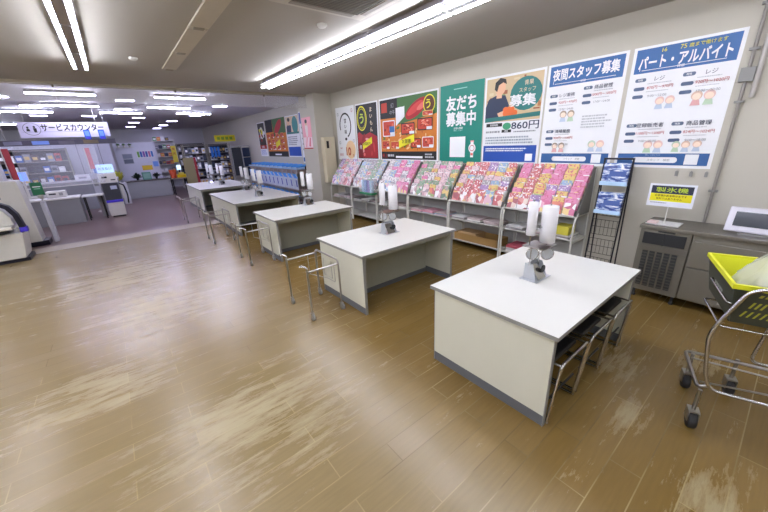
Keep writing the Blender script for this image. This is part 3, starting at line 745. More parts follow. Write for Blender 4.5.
pal = [['pink', 'yellow', 'purple', 'red', 'pink', 'pale blue', 'yellow', 'pink'], ['pale blue', 'red', 'purple', 'pale pink', 'yellow', 'pink', 'grey'], ['pale pink', 'pink', 'white', 'pale pink', 'green', 'pink', 'yellow'],
       ['white', 'grey', 'pale blue', 'pale pink', 'white', 'pink'], ['pale blue', 'green', 'white', 'red', 'grey', 'pale blue'], ['red', 'green', 'grey', 'pale blue', 'purple', 'pale pink']]
tiers = ['front', 'second', 'third', 'fourth', 'fifth', 'sixth', 'top']
cols_ = ['first', 'second', 'third', 'fourth', 'fifth', 'sixth']
used = set()
LEAN = .30
for ri in range(6):
    NC = 6 if ri < 3 else 5
    y0, y1 = RB[ri]+.04, RB[ri+1]-.04; pitch = (y1-y0)/NC
    for c_ in range(NC):
        colk = random.choice(pal[ri])
        for k in range(7):
            kk = random.choice([colk, random.choice(pal[ri])])
            w = round(pitch-.012, 3); key = (kk, w)
            h = .225
            o = protos[key].copy() if key in protos else mag_proto(kk, w, h)
            if key in used: COL.objects.link(o)
            used.add(key)
            yy = y1-(c_+.5)*pitch+random.uniform(-.004, .004)     # counted from the far (left) end
            o.location = (4.33+.060+.050*k-.006+(.0 if k else -.02), yy, .795+.065*k+random.uniform(0, .008))
            o.rotation_euler = (0, LEAN+random.uniform(-.03, .03), 0)
            rk = rnames[ri].replace('rack beside the dark wire rack', 'rack by the wire rack')
            tag(o, '%s magazine, %s tier, %s from left, %s' % (kk, tiers[k], cols_[c_], rk), 'magazine', 'magazines on the stepped wall racks')
# flat stacks on the middle and lower shelves
cnt = 0
SP = ['left', 'centre', 'right']
for ri in range(6):
    for j in range(3):
        for lv in range(3):
            yy = RB[ri+1]-.19-j*.32; z = .4755+lv*.021
            col_ = random.choice([P('#c8c8c8'), P('#dcdcd8'), P('#8a8688'), P('#b8a8a8'), P('#9cb4c8') if ri == 2 else P('#5a5658'), P('#d8a0b0') if ri == 2 else P('#cfcfcf')])
            o = MB().box(-.14, -.13, 0, .14, .13, .019).build('flat_magazine', col_)
            o.location = (4.53+random.uniform(-.02, .0), yy+random.uniform(-.01, .01), z); o.rotation_euler = (0, 0, random.uniform(-.03, .03))
            tag(o, 'flat magazine, %s of %s pile, middle shelf, %s' % (['bottom', 'middle', 'top'][lv], SP[j], rnames[ri].replace('rack beside the dark wire rack', 'rack by the wire rack')), 'magazine', 'flat magazines on the middle shelves')
bx = thing('cardboard_box', 'long brown open cardboard box on the lowest shelf of the second rack', 'box', (4.545, 3.16, .1205))
MB().box(-.16, -.42, 0, -.155, .42, .13).box(.155, -.42, 0, .16, .42, .13).box(-.155, -.42, 0, .155, -.415, .13).box(-.155, .415, 0, .155, .42, .13).box(-.155, -.415, 0, .155, .415, .005).build('carton', M_brown, bx)
MB().box(-.13, .0, .006, .13, .36, .15).build('paper_bag', P('#a98c66'), bx)
for i, (z, c_) in enumerate([(.1205, '#dcdcdc'), (.155, '#c8c8cc'), (.19, '#b05060')]):
    o = MB().box(-.15, -.2, 0, .15, .2, .033).build('flat_bundle', P(c_)); o.location = (4.54, 2.38, z)
    tag(o, 'flat paper bundle, %s of pile on the lowest shelf of nearest rack' % ['bottom', 'middle', 'reddish top'][i], 'bundle', 'bundles on the lowest shelf of the nearest rack')
o = MB().box(-.1, -.09, 0, .1, .09, .11).build('yellow_packet', P('#c8c048')); o.location = (4.47, 1.80, .4755+.065); tag(o, 'yellow green packet at the right end of the nearest rack middle shelf', 'packet')
# clear box with green tray hanging at the ledge of the fifth rack
gb = thing('clear_display_box', 'clear plastic display box with a green base on the magazine rack ledge', 'display box', (4.312, 5.95, .70))
MB().box(-.12, -.24, 0, .02, .24, .04).build('green_base', P('#2f8a5c'), gb, bevel=.004)
MB().box(-.12, -.24, .045, -.115, .24, .34).box(-.12, -.24, .045, .02, -.235, .34).box(-.12, .235, .045, .02, .24, .34).build('clear_wall', M_glass, gb)
for k in range(4): MB().box(-.09, -.2+k*.1, .045, -.03, -.13+k*.1, .30).build('blue_packet', random.choice([P('#5a88c8'), P('#a0c4e0'), P('#7068b8')]), gb)

# dark wire rack
wr = thing('wire_rack', 'tall dark wire brochure rack between the magazine racks and the ice machine', 'wire rack', (4.52, 1.375, 0))
for y in (-.145, .145):
    MB().tube([(-.02, y, 0), (.10, y, 1.49)], .009, 8).tube([(.20, y, 0), (.11, y, 1.49)], .008, 8).build('side_post', M_wire, wr)
for z in (.10, .34, .58, .82):
    f = MB(); xo = -.02+z*.08
    for zz in (z, z+.10, z+.19): f.tube([(xo, -.145, zz), (xo, .145, zz)], .003, 5)
    for k in range(7): f.tube([(xo, -.13+k*.0433, z), (xo, -.13+k*.0433, z+.19)], .0022, 4)
    f.build('wire_pocket', M_wire, wr)
for z in (.86, 1.20):
    xo = -.035+z*.08
    MB().box(xo-.03, -.14, z-.012, xo+.07, .14, z).box(xo-.033, -.14, z-.012, xo-.03, .14, z+.035).build('tray', M_cyan, wr)
MB().box(.085, -.15, 1.48, .125, .15, 1.50).build('top_bar', M_wire, wr)
def leafmat():
    m = bpy.data.materials.new('leaflet_print'); m.use_nodes = True
    n = m.node_tree.nodes; l = m.node_tree.links; b = n['Principled BSDF']; b.inputs['Roughness'].default_value = .2
    tc = n.new('ShaderNodeTexCoord'); mp = n.new('ShaderNodeMapping'); mp.inputs['Scale'].default_value = (1, 5, 16)
    nz = n.new('ShaderNodeTexNoise'); nz.inputs['Scale'].default_value = 1.6; nz.inputs['Detail'].default_value = 3; nz.inputs['Distortion'].default_value = .8
    l.new(tc.outputs['Object'], mp.inputs[0]); l.new(mp.outputs[0], nz.inputs['Vector'])
    r = ramp(n, l, nz.outputs['Fac'], [(0, lin('#3c4c88')), (.42, lin('#5a70ac')), (.5, lin('#a8b8d4')), (.58, lin('#e4e8ee'))], 'CONSTANT')
    l.new(r.outputs[0], b.inputs['Base Color']); return m
LEAF = leafmat()
for i, z in enumerate((.862, 1.202)):
    for j in range(3):
        o = MB().box(-.003, -.13, 0, .0, .13, .24-.0*j).box(-.004, -.11, .09, -.003, .06, .15, 1).build('leaflet', [LEAF, P('#3f5a9c')])
        o.location = (4.52-.035+z*.08-.012+.022*j, 1.375, z); o.rotation_euler = (0, .12, 0)
        tag(o, 'blue leaflet, %s one in the %s tray of the dark wire rack' % (['front', 'middle', 'rear'][j], ['lower', 'upper'][i]), 'leaflet', 'blue leaflets in the wire rack')

# ------------------------------------------------------------------ ice machine counter
im = thing('ice_machine', 'steel undercounter ice machine with dark vents and two drawers by the wall', 'ice machine', (4.30, 0, 0))
MB().box(-.015, -.62, .80, .485, .965, .835).build('worktop', M_steel, im, bevel=.004)
MB().box(.0, .53, .10, .48, .95, .80).build('cabinet', M_steel2, im, bevel=.003)
MB().box(.01, -.60, .10, .48, .525, .80).build('cold_cabinet', M_steel2, im, bevel=.003)
MB().box(-.012, .565, .64, -.001, .915, .765, 0).box(-.016, .735, .635, -.012, .745, .77, 0).build('vent_panel', M_dark, im, bevel=.004)
for k in range(5):
    g_ = MB().box(-.010, .60+k*.062, .16, -.001, .645+k*.062, .56)
    for q in range(12): g_.box(-.014, .602+k*.062, .17+q*.033, -.010, .643+k*.062, .18+q*.033, 1)
    g_.build('grille_slot', [M_dark, mat('grille_slat', '#55554f', .5)], im)
MB().box(-.008, .535, .57, -.0005, .94, .625).build('trim_band', M_steel, im)
MB().box(-.012, .03, .47, .009, .515, .735).build('drawer', M_steel2, im, bevel=.004)
MB().box(-.012, .03, .12, .009, .515, .455).build('drawer', M_steel2, im, bevel=.004)
MB().box(-.012, -.58, .12, .009, .02, .735).build('door', M_steel2, im, bevel=.004)
MB().box(-.014, .14, .15, -.012, .22, .175).build('nameplate', P('#b8b8b0'), im)
MB().box(-.004, .66, .775, -.001, .80, .79).build('badge', M_dark, im)
for x, y in ((.05, .90), (.05, .56), (.05, .10), (.42, .90), (.42, .1), (.05, -.5)):
    MB().lathe([(.022, 0), (.022, .02), (.014, .025), (.014, .10)], (x, y, 0), 12).build('leg', M_black, im)
# small monitor on the counter
tb = thing('counter_monitor', 'white framed screen lying tilted on the ice machine counter', 'monitor', (4.46, .19, .8355), -.05)
TM = Matrix.Rotation(-.35, 4, 'Y')
Mx = Matrix.Translation((0, 0, 0)) @ Matrix.Rotation(.28, 4, 'Y')
MB().box(-.02, -.35, .012, .03, .16, .245).xform(Mx).build('casing', mat('monitor_white', '#d4d2dc', .35), tb, bevel=.01)
MB().box(-.0225, -.31, .065, -.0205, .11, .200).xform(Mx).build('screen', M_screen, tb)
MB().box(-.05, -.25, 0, .12, .05, .012).build('stand', M_cwheel, tb)
# ice machine sign on a stand
sg = thing('sign_stand', 'yellow and navy ice machine notice on a small white stand', 'sign', (4.46, .80, .8355))
MB().box(-.10, -.14, 0, .10, .14, .012).build('base', P('#d8d8d8'), sg, bevel=.003)
MB().cyl((0, 0, .012), (0, 0, .19), .005, 8).build('stem', M_rackw, sg)
s = Sheet(.38, .235, P('#dfe3ee'))
s.rect(.02, .135, .36, .215, P('#2a3148')); s.rect(.02, .055, .36, .134, Y_)
s.txt('製氷機', .19, .175, .05, P('#b8d040'), .01, .26); s.txt('お客様の飲食用の氷です', .19, .113, .024, K_, .004).txt('有料ではありません', .18, .083, .024, K_, .004); tiny(s, .03, .03, .2, .045, 1, GY_)
q = s.build('notice_board', None, None, Matrix.Identity(4), parent=sg)
q.matrix_local = Matrix(((0, 0, -1, -.005), (-1, 0, 0, .19), (0, 1, 0, .185), (0, 0, 0, 1)))
o = MB().box(-.05, -.04, 0, .05, .04, .02).build('red_white_box', P('#e8d0d0')); o.location = (4.40, .885, .848); tag(o, 'small white and red packet lying on the sign base', 'packet')
for k in range(3):
    o = MB().box(-.02, -.012, -.03, 0, .012, .02).lathe([(.008, 0), (.003, .02)], (-.012, 0, .01), 8).build('wall_hook', M_cwheel); o.location = (XW-.001, .86-k*.12, 1.335)
    tag(o, '%s small wall hook in the row of three above the ice machine notice' % ['left', 'middle', 'right'][k], 'hook', 'wall hooks above the ice machine')

# ------------------------------------------------------------------ shopping cart with basket, right edge
U = Vector((.95, .312, 0)).normalized(); V = Vector((U.y, -U.x, 0))
RZ = math.atan2(U.y, U.x)
CX, CY = 2.52, .075
# cart local frame: x = U (away), y = -V, so lengths along V are negative y
ct = thing('shopping_cart', 'chrome basket cart with black casters at the right edge', 'shopping cart', (CX, CY, 0), RZ)
def side(x, name):
    MB().tube([(x, -.72, .30), (x, -.02, .30), (x+.0, .02, .40), (x, .06, .66), (x, .035, .76), (x, -.035, .955), (x, -.09, .985), (x, -.72, .985)], .0105, 10, fil=.05).build(name, M_chrome, ct)
side(-.05, 'near_side_tube')
MB().tube([(.42, -.74, .30), (.42, -.30, .30), (.42, -.34, .70), (.42, -.36, .985), (.42, -.74, .985)], .0105, 10, fil=.05).build('far_side_tube', M_chrome, ct)
for z, dy in ((.71, 0), (.86, 0)):
    MB().tube([(0, -.74, z), (0, .015, z), (.40, .015, z), (.40, -.74, z)], .0065, 8, fil=.02).build('basket_rail', M_chrome, ct)
MB().tube([(.0, -.03, .305), (.0, .02, .27), (.43, .02, .27), (.36, -.72, .30)], .011, 8, fil=.04).build('lower_rail', M_dchrome, ct)
MB().tube([(.06, .0, .275), (.14, -.72, .29)], .006, 8).tube([(.34, 0, .275), (.26, -.72, .29)], .006, 8).build('lower_brace', M_dchrome, ct)
def caster(x, y, r=.055):
    k = MB().box(x-.04, y-.028, .05, x+.03, y-.022, .12).box(x-.04, y+.022, .05, x+.03, y+.028, .12).box(x-.035, y-.028, .114, x+.03, y+.028, .125)
    k.cyl((x, y, .125), (x, y, .275), .011, 8)
    k = k.build('caster', M_dchrome, ct)
    MB().lathe([(.015, -.020), (r-.006, -.021), (r, -.012), (r, .012), (r-.006, .021), (.015, .020)], (x-.015, y, r), 20, ax='y').build('wheel', M_rubber, k)
caster(-.03, .012); caster(.40, -.02); caster(.46, -.26); caster(.0, -.60)
# basket
bk = thing('shopping_basket', 'dark green shopping basket with yellow rim on the chrome cart', 'shopping basket', (CX+.0, CY, .745), RZ)
x0, x1, y1, y0 = .0, .52, -.01, -.42
tp = [(x0-.03, y0-.03), (x1+.03, y0-.03), (x1+.03, y1+.03), (x0-.03, y1+.03)]; bt = [(x0+.01, y0+.01), (x1-.01, y0+.01), (x1-.01, y1-.01), (x0+.01, y1-.01)]
H = .235
body = MB()
for i in range(4):
    a, b_ = bt[i], bt[(i+1) % 4]; c_, d_ = tp[(i+1) % 4], tp[i]
    cx_, cy_ = (x0+x1)/2, (y0+y1)/2
    def inn(p, z): return (p[0]+(cx_-p[0])*.014, p[1]+(cy_-p[1])*.018, z)
    body.hexa([(a[0], a[1], 0), (b_[0], b_[1], 0), inn(b_, 0), inn(a, 0)], [(d_[0], d_[1], H), (c_[0], c_[1], H), inn(c_, H), inn(d_, H)], 0)
body.prism([(x, y, 0) for x, y in bt], (0, 0, .006))
inner = body.build('body', M_gg, bk)
yl = MB()
for i in range(4):
    a, b_ = tp[i], tp[(i+1) % 4]
    def sc(p, k, z): return ((p[0]-cx_)*k+cx_, (p[1]-cy_)*k+cy_, z)
    yl.hexa([sc(a, 1.03, H-.018), sc(b_, 1.03, H-.018), sc(b_, .97, H-.018), sc(a, .97, H-.018)], [sc(a, 1.03, H+.008), sc(b_, 1.03, H+.008), sc(b_, .97, H+.008), sc(a, .97, H+.008)])
    # yellow lining inside
    yl.hexa([sc(bt[i], .965, .01), sc(bt[(i+1) % 4], .965, .01), sc(bt[(i+1) % 4], .96, .01), sc(bt[i], .96, .01)], [sc(a, .968, H-.01), sc(b_, .968, H-.01), sc(b_, .963, H-.01), sc(a, .963, H-.01)])
yl.build('yellow_rim', M_yel, bk)
sl = MB()
def wallpt(u, z, sidey):    # point on the near (x0) wall or the end (y1) wall
    f_ = z/H
    if sidey: return (x0+.01-.04*f_-.0015, u, z)
    return (u, y1-.01+.04*f_+.0015, z)
def slit(u, z0, z1, w_, sl_):
    sl.add([wallpt(u, z0, 1), wallpt(u-w_, z0, 1), wallpt(u-w_-sl_, z1, 1), wallpt(u-sl_, z1, 1)], [(0, 1, 2, 3)], 0)
for k in range(4): slit(y1-.075-k*.024, .178, .195, .014, .008)
slit(y1-.22, .172, .195, .10, .006)
for k in range(3): slit(y1-.055-k*.022, .105, .145, .010, .014)
for k in range(13): slit(y1-.035-k*.026, .045, .085, .009, .016)
sl.build('slots', mat('dull_yellow', '#a8a83a', .5), bk)
lg = MB()
for k in range(5): lg.add([(.16+k*.035, y1-.01+.04*.55+.002, .10+.004*(k % 2)), (.19+k*.035, y1-.01+.04*.55+.002, .10), (.19+k*.035, y1-.01+.04*.65+.002, .135), (.16+k*.035, y1-.01+.04*.65+.002, .13)], [(3, 2, 1, 0)])
lg.build('worn_print', P('#b8bcb4'), bk)
# plastic bag inside
import bmesh
bm = bmesh.new(); bmesh.ops.create_icosphere(bm, subdivisions=4, radius=1)
from mathutils import noise
for v in bm.verts:
    p = v.co.copy(); top = max(0, p.z)
    k = 1-.55*top**1.2
    q = Vector((p.x*.21*k+max(0, p.z)*.05, p.y*.19*k-max(0, p.z)*.10, p.z*(.36 if p.z > 0 else .13)))
    q += noise.noise_vector(p*2.3)*.045+noise.noise_vector(p*6)*.018
    v.co = q
me = bpy.data.meshes.new('plastic_bag'); bm.to_mesh(me); bm.free(); me.materials.append(M_bag)
for p in me.polygons: p.use_smooth = True
o = bpy.data.objects.new('plastic_bag', me); COL.objects.link(o); o.location = Vector((CX, CY, .91))+U*.27+V*.24
tag(o, 'crumpled clear plastic bag standing in the yellow rimmed basket', 'plastic bag')

# ------------------------------------------------------------------ nested carts with blue parts along the wall
nc = thing('nested_cart', '', 'shopping cart', (0, 0, 0), 0, 'blue trimmed carts nested in a row')
def ncmk():
    for s_ in (-1, 1):
        MB().tube([(s_*.24, -.40, .10), (s_*.24, .42, .14), (s_*.24, .46, .45), (s_*.25, -.30, .92), (s_*.25, -.42, 1.17)], .010, 6, fil=.06, seg=2).build('side_tube', mat('cart_grey', '#b8bcc2', .4, .2), nc)
    MB().tube([(-.27, -.42, 1.18), (.27, -.42, 1.18)], .03, 8).build('handle', M_bluep, nc)
    def bas(z0, z1, y0, y1, nm, m):
        MB().hexa([(-.20, y0+.03, z0), (.20, y0+.03, z0), (.20, y1-.03, z0), (-.20, y1-.03, z0)], [(-.25, y0, z1), (.25, y0, z1), (.25, y1, z1), (-.25, y1, z1)]).build(nm, m, nc)
    bas(.96, 1.08, -.36, .02, 'upper_basket', mat('brown_mesh', '#b09c98', .3, .0))
    bas(.41, .50, -.34, .06, 'lower_basket', mat('brown_mesh', '#b09c98', .3, .0))
    for z in (.84, .28):
        MB().hexa([(-.285, -.40, z), (-.25, -.40, z), (-.25, -.20, z), (-.285, -.20, z)], [(-.285, -.26, z+.12), (-.25, -.26, z+.12), (-.25, -.06, z+.12), (-.285, -.06, z+.12)]).build('blue_clip', M_bluep, nc)
    MB().hexa([(-.268, -.40, .50), (-.262, -.40, .50), (-.262, -.05, .50), (-.268, -.05, .50)], [(-.268, -.38, .94), (-.262, -.38, .94), (-.262, -.03, .94), (-.268, -.03, .94)]).hexa([(-.272, -.34, .58), (-.268, -.34, .58), (-.268, -.27, .58), (-.272, -.27, .58)], [(-.272, -.30, .78), (-.268, -.30, .78), (-.268, -.24, .78), (-.272, -.24, .78)], 1).build('side_plate', [mat('frosted_white', '#c8d0e0', .35), P('#4a54b0')], nc)
    MB().box(-.27, -.40, 1.09, .27, -.0, 1.12).build('top_tray', M_cyan, nc)
    for x in (-.22, .22):
        for y in (-.36, .40): MB().lathe([(.02, -.012), (.055, -.012), (.055, .012), (.02, .012)], (x, y, .055), 12, ax='x').build('wheel', M_rubber, nc)
ncmk()
nn = ['first', 'second', 'third', 'fourth', 'fifth', 'sixth', 'seventh', 'eighth', 'ninth', 'tenth', 'eleventh', 'last']
for i in range(12):
    lb = 'blue trimmed cart, %s from the pillar in the nested row by the wall' % nn[i]
    y = 9.85+i*.375
    if i == 0: nc.location = (4.50, y+.06, 0); nc['label'] = lb
    else: dup(nc, (4.50, y+.06, 0), label=lb)
for z, lb in ((1.08, 'upper'), (.46, 'lower')):
    o = MB().lathe([(.02, -.025), (.07, -.025), (.078, 0), (.07, .025), (.02, .025)], (0, 0, 0), 20, ax='y').build('round_bumper', M_black)
    o.location = (4.52, 9.37, z+.05); tag(o, '%s round black bumper at the near end of the blue cart row' % lb, 'bumper', 'bumpers at the end of the cart row')
o = MB().tube([(0, 0, 0), (0, 0, 1.20)], .010, 8).box(-.15, -.15, 0, .15, .15, .02).build('bumper_post', M_cwheel); o.location = (4.52, 9.41, 0)
tag(o, 'grey post carrying the two round black bumpers beside the pillar', 'post')

# ------------------------------------------------------------------ far hall: racks, panels, signs
def pick(l_): return random.choice(l_)
def gondola(x, y, w, h, label, rz=0, tiers_=6, sty='dark', d=.4, items=True):
    t = thing('display_shelf', label, 'shelf', (x, y, 0), rz)
    m = M_steel if sty == 'dark' else M_rackw
    f = MB()
    for s_ in (0, w):
        f.box(s_-.015, 0, 0, s_+.015, .03, h).box(s_-.015, d-.03, 0, s_+.015, d, h)
    f.build('upright', m, t)
    MB().box(.016, d-.02, .1, w-.016, d-.012, h-.02).build('back_panel', mat('shelf_back_dark', '#34343c', .6) if sty == 'dark' else M_pgrey, t)
    for k in range(tiers_):
        z = .12+k*(h-.2)/(tiers_-1)
        MB().box(.016, .002, z, w-.016, d-.021, z+.02).build('shelf_board', m, t)
    return t, [(.12+k*(h-.2)/(tiers_-1)+.02) for k in range(tiers_)]
def stock(x, y, w, zs, pal_, hh, step, place, noun='package', rz=0, d=.12):
    """small goods standing along shelves, each its own object"""
    me_cache = {}
    c_, s_ = math.cos(rz), math.sin(rz); n_ = 0
    for zi, z in enumerate(zs):
        k = 0; u = .03+step*.5
        while u < w-.03-step*.5:
            col_ = pick(pal_); hgt = hh*pick([.7, .85, 1.0]); key = (col_, round(hgt, 3))
            if key not in me_cache:
                o = MB().box(-step*.42, 0, 0, step*.42, d, hgt, 0).box(-step*.3, -.003, hgt*.3, step*.3, 0, hgt*.7, 1).build(noun, [P(col_), P(pick(['#e8e8e8', '#303848', '#d0b060']))]); me_cache[key] = o.data
            else:
                o = bpy.data.objects.new(noun, me_cache[key]); COL.objects.link(o)
            yy = .04
            o.location = (x+u*c_-yy*s_, y+u*s_+yy*c_, z+.0005); o.rotation_euler = (0, 0, rz)
            tag(o, '%s %s, %s from left, %s shelf up, %s' % (CN.get(col_, 'plain'), noun, ORD[k], ORD[zi], place.replace('of the ', '').replace('behind the service counter', 'dark shelf at service counter')), noun, 'goods %s' % place)
            u += step; k += 1; n_ += 1
ORD = ['first', 'second', 'third', 'fourth', 'fifth', 'sixth', 'seventh', 'eighth', 'ninth', 'tenth', 'eleventh', 'twelfth']
CN = {'#6c7078': 'grey', '#3c4258': 'dark blue', '#8c8e98': 'pale grey', '#b8bcc8': 'silver', '#5a4a4c': 'brown', '#2c2e38': 'black', '#c8c8d0': 'white', '#3a6ab8': 'blue', '#b04040': 'red', '#d0a030': 'yellow', '#4f8a50': 'green', '#d8d8d8': 'white', '#c86a30': 'orange', '#a0a8c0': 'bluish'}
dkp = ['#6c7078', '#3c4258', '#8c8e98', '#b8bcc8', '#5a4a4c', '#2c2e38']
for i, (x, y, w, h) in enumerate([(2.30, 15.6, .85, 2.0), (3.20, 15.6, .85, 2.0), (2.55, 19.0, 1.2, 2.1)]):
    pl_ = 'of the %s' % ['left dark rack behind the farthest table', 'right dark rack behind the farthest table', 'dark rack at the very back'][i]
    t, zs = gondola(x, y, w, h, '%s grey metal shelf rack full of dark goods behind the farthest table' % ['left', 'right', 'rearmost'][i], tiers_=7)
    stock(x, y, w, zs[0:6], dkp+['#a0a8c0', '#c8c8d0'], .23, .125, pl_)
# blue bags hanging at the top
bb = thing('hanging_blue_bags', 'blue glossy bags hung at the top of the right dark rack', 'bags', (3.25, 15.5, 1.45))
for k in range(3): MB().box(k*.13, 0, 0, k*.13+.10, .06, .42).build('bag', mat('glossy_blue', '#2c5ca0', .2), bb, bevel=.01)
# white rolls / cloth hanging in the rack, brown board, red strip
o = MB().box(0, 0, 0, .36, .04, 1.50).build('brown_board', mat('brown_board', '#7d7455', .6)); o.location = (2.10, 15.0, 0); tag(o, 'tall olive brown board standing left of the dark racks', 'board')
o = MB().box(0, 0, 0, .08, .04, 1.50).build('red_strip', mat('red_strip', '#8c2430', .5)); o.location = (2.47, 15.0, 0); tag(o, 'tall dark red strip beside the olive brown board', 'strip')
o = Sheet(.85, .26, P('#d0c820')); o.rect(.03, .03, .82, .23, P('#c8b418')); [o.rect(.10+k*.17, .07, .22+k*.17, .19, P('#6a8a28')) for k in range(4)]
o.build('ceiling_sign', 'yellow sign board high up above the dark racks', 'sign', frontM(3.65, 16.2, 2.07))
# tall leaning frame, dark screen
tf = thing('tall_frame', 'tall grey metal frame standing behind the tables beside the blue carts', 'frame', (3.62, 13.9, 0))
MB().tube([(0, 0, 0), (0, 0, 1.84), (.40, 0, 1.84), (.40, 0, 0)], .022, 8, fil=.03).build('outer_frame', M_cwheel, tf)
MB().box(.03, -.01, .75, .37, .01, 1.80).build('dark_panel', mat('frame_dark', '#33363a', .4), tf)
for z in (.3, .55): MB().box(.03, -.01, z, .37, .01, z+.03).build('cross_bar', M_cwheel, tf)
ds = thing('dark_rack', 'dark blue framed rack between the tall grey frame and the posters', 'rack', (4.28, 15.2, 0))
MB().tube([(0, 0, 0), (0, 0, 1.85), (.46, 0, 1.85), (.46, 0, 0)], .02, 8, fil=.03).build('outer_frame', M_cwheel, ds)
for z in (.6, 1.0, 1.4): MB().box(.02, 0, z, .44, .02, z+.38).build('dark_panel', mat('navy_panel', '#23304a', .4), ds)

# right service counter with white booth behind
cr = thing('service_counter', 'low grey service counter in front of the white booth', 'counter', (.20, 16.7, 0), -.0)
MB().box(0, 0, .0, 1.50, .04, .66).box(0, .04, 0, .04, .6, .66).box(1.46, .04, 0, 1.5, .6, .66).build('front_panel', M_grey, cr)
MB().box(-.02, -.03, .66, 1.52, .62, .70).build('worktop', mat('dark_worktop', '#55504c', .4), cr)
cr2 = thing('counter_desk', 'dark open desk at the right end of the service counter', 'desk', (1.76, 16.55, 0))
MB().box(0, 0, .64, .55, .55, .68).build('desk_top', mat('desk_top_tan', '#8c7c68', .5), cr2)
for x in (.0, .51):
    for y in (.0, .51): MB().box(x, y, 0, x+.04, y+.04, .64).build('leg', M_black, cr2)
tag(MB().box(.15, 18.3, 0, 1.62, 18.36, 2.18).build('booth_wall', mat('booth_white', '#d2d4e0', .55)), 'white booth wall panel behind the low grey service counter', 'partition')
s = Sheet(.36, .42, P('#b8bcc4')); s.rect(.02, .22, .34, .40, P('#8890a0')); s.rect(.02, .02, .34, .19, P('#6c7484')); s.build('framed_picture', 'grey framed picture on the white booth wall', 'picture', frontM(.36, 18.301, 1.32))
s = Sheet(.62, .28, W_); [s.rect(.02+k*.1, .02, .10+k*.1, .26, P(c_)) for k, c_ in enumerate(['#70a850', '#3c6ab8', '#8858a8', '#4060b0', '#c06a90', '#4078c0'])]
s.build('leaflet_strip', 'row of coloured leaflets on the white booth wall', 'leaflet', frontM(.88, 18.301, 1.55))
s = Sheet(.38, .2, P('#e0b020')); s.rect(.02, .02, .36, .18, P('#e8c430')); s.build('yellow_sign', 'small yellow sign on the booth wall above the green box', 'sign', frontM(.95, 18.301, 1.02))
s = Sheet(.2, .22, P('#7aa8f0')); s.build('blue_notice', 'pale blue notice right of the small yellow sign on the booth wall', 'notice', frontM(1.38, 18.301, 1.15))
# plants on the booth top
ph = MB().box(0, 0, 0, .62, .16, .02)
o = ph.build('booth_shelf', M_rackw); o.location = (.22, 18.13, 1.98); tag(o, 'narrow white shelf high on the booth wall carrying green plants', 'shelf')
def leafy(name, label, loc, r_, h_, n_, m_, pot):
    t = thing(name, label, 'plant', loc); f = MB()
    for k in range(n_):
        a = random.uniform(0, 2*PI); e_ = random.uniform(.3, 1.4); L_ = random.uniform(.5, 1)*r_
        d_ = Vector((math.cos(a)*math.cos(e_), math.sin(a)*math.cos(e_), math.sin(e_)*h_/r_)); s_ = Vector((-math.sin(a), math.cos(a), 0))
        b_ = Vector((0, 0, .06)); w_ = L_*.18
        f.add([b_, b_+d_*L_*.6+s_*w_, b_+d_*L_, b_+d_*L_*.6-s_*w_], [(0, 1, 2, 3)])
    f.build('foliage', m_, t); MB().lathe([(.035, 0), (.05, .08), (.045, .08)], (0, 0, 0), 12).build('pot', pot, t)
    return t
lf = mat('leaf_green', '#4f7a40', .5); lfd = mat('leaf_dark', '#26382a', .5); lfy = mat('leaf_yellow', '#b0b040', .5)
for k in range(3): leafy('potted_plant', 'small green potted plant, %s of three on the booth shelf' % ['left', 'middle', 'right'][k], (.32+k*.2, 18.21, 2.0005), .14, .12, 40, lf, M_rackw)
leafy('potted_plant', 'dark leafy plant on the left end of the low service counter', (.62, 17.0, .7005), .34, .26, 60, lfd, M_black)
leafy('potted_plant', 'dark leafy plant right of the green box on the service counter', (1.28, 17.0, .7005), .26, .24, 60, lfd, M_black)
leafy('potted_plant', 'yellow green plant behind the kiosk left of the booth', (.0, 15.5, .75), .35, .45, 50, lfy, M_rackw)
o = MB().box(-.2, -.2, 0, .2, .2, .75).build('plant_stand', M_pgrey); o.location = (.0, 15.5, -.0005); tag(o, 'pale box stand under the yellow green plant behind the kiosk', 'stand')
gx = thing('green_box', 'green box between dark plants on the low service counter', 'box', (.80, 16.82, .7005)); MB().box(0, 0, 0, .30, .2, .30).build('body', P('#5c8c7c'), gx, bevel=.01); MB().box(.03, -.004, .05, .27, 0, .25).build('label_panel', P('#7ca494'), gx)
ob = thing('orange_bucket', 'orange red tub on the desk right of the service counter', 'tub', (1.80, 16.8, .6805)); MB().lathe([(.10, 0), (.14, .34), (.12, .34)], (.08, 0, 0), 16).build('tub', P('#c84a24'), ob)
MB().lathe([(.145, .30), (.145, .33)], (.08, 0, 0), 16).build('tub_rim', P('#d8622c'), ob)
yx = thing('yellow_tray', 'bright yellow tray beside the orange tub', 'tray', (2.0, 16.75, .6805)); MB().hexa([(.02, 0, 0), (.34, 0, 0), (.34, .22, 0), (.02, .22, 0)], [(0, -.02, .12), (.36, -.02, .12), (.36, .24, .12), (0, .24, .12)]).build('tray', P('#e8c820'), yx); MB().box(.08, .02, .121, .28, .2, .2).build('goods', P('#e0d060'), yx)
t, zs = gondola(1.62, 18.9, .85, 2.3, 'white shelf unit with mixed goods right of the white booth', tiers_=7, sty='white')
stock(1.62, 18.9, .85, zs[1:7], ['#b04040', '#4f8a50', '#2c2e38', '#d8d8d8', '#c86a30', '#3c4258', '#8c8e98'], .19, .16, 'of the white shelf unit right of the booth', 'carton')
s = Sheet(.2, .75, P('#d8c83c')); s.txt('特', .1, .6, .12, R_, .01).txt('売', .1, .4, .12, R_, .01); s.build('vertical_banner', 'narrow yellow vertical banner right of the mixed goods shelf', 'banner', frontM(2.27, 18.903, 1.25))
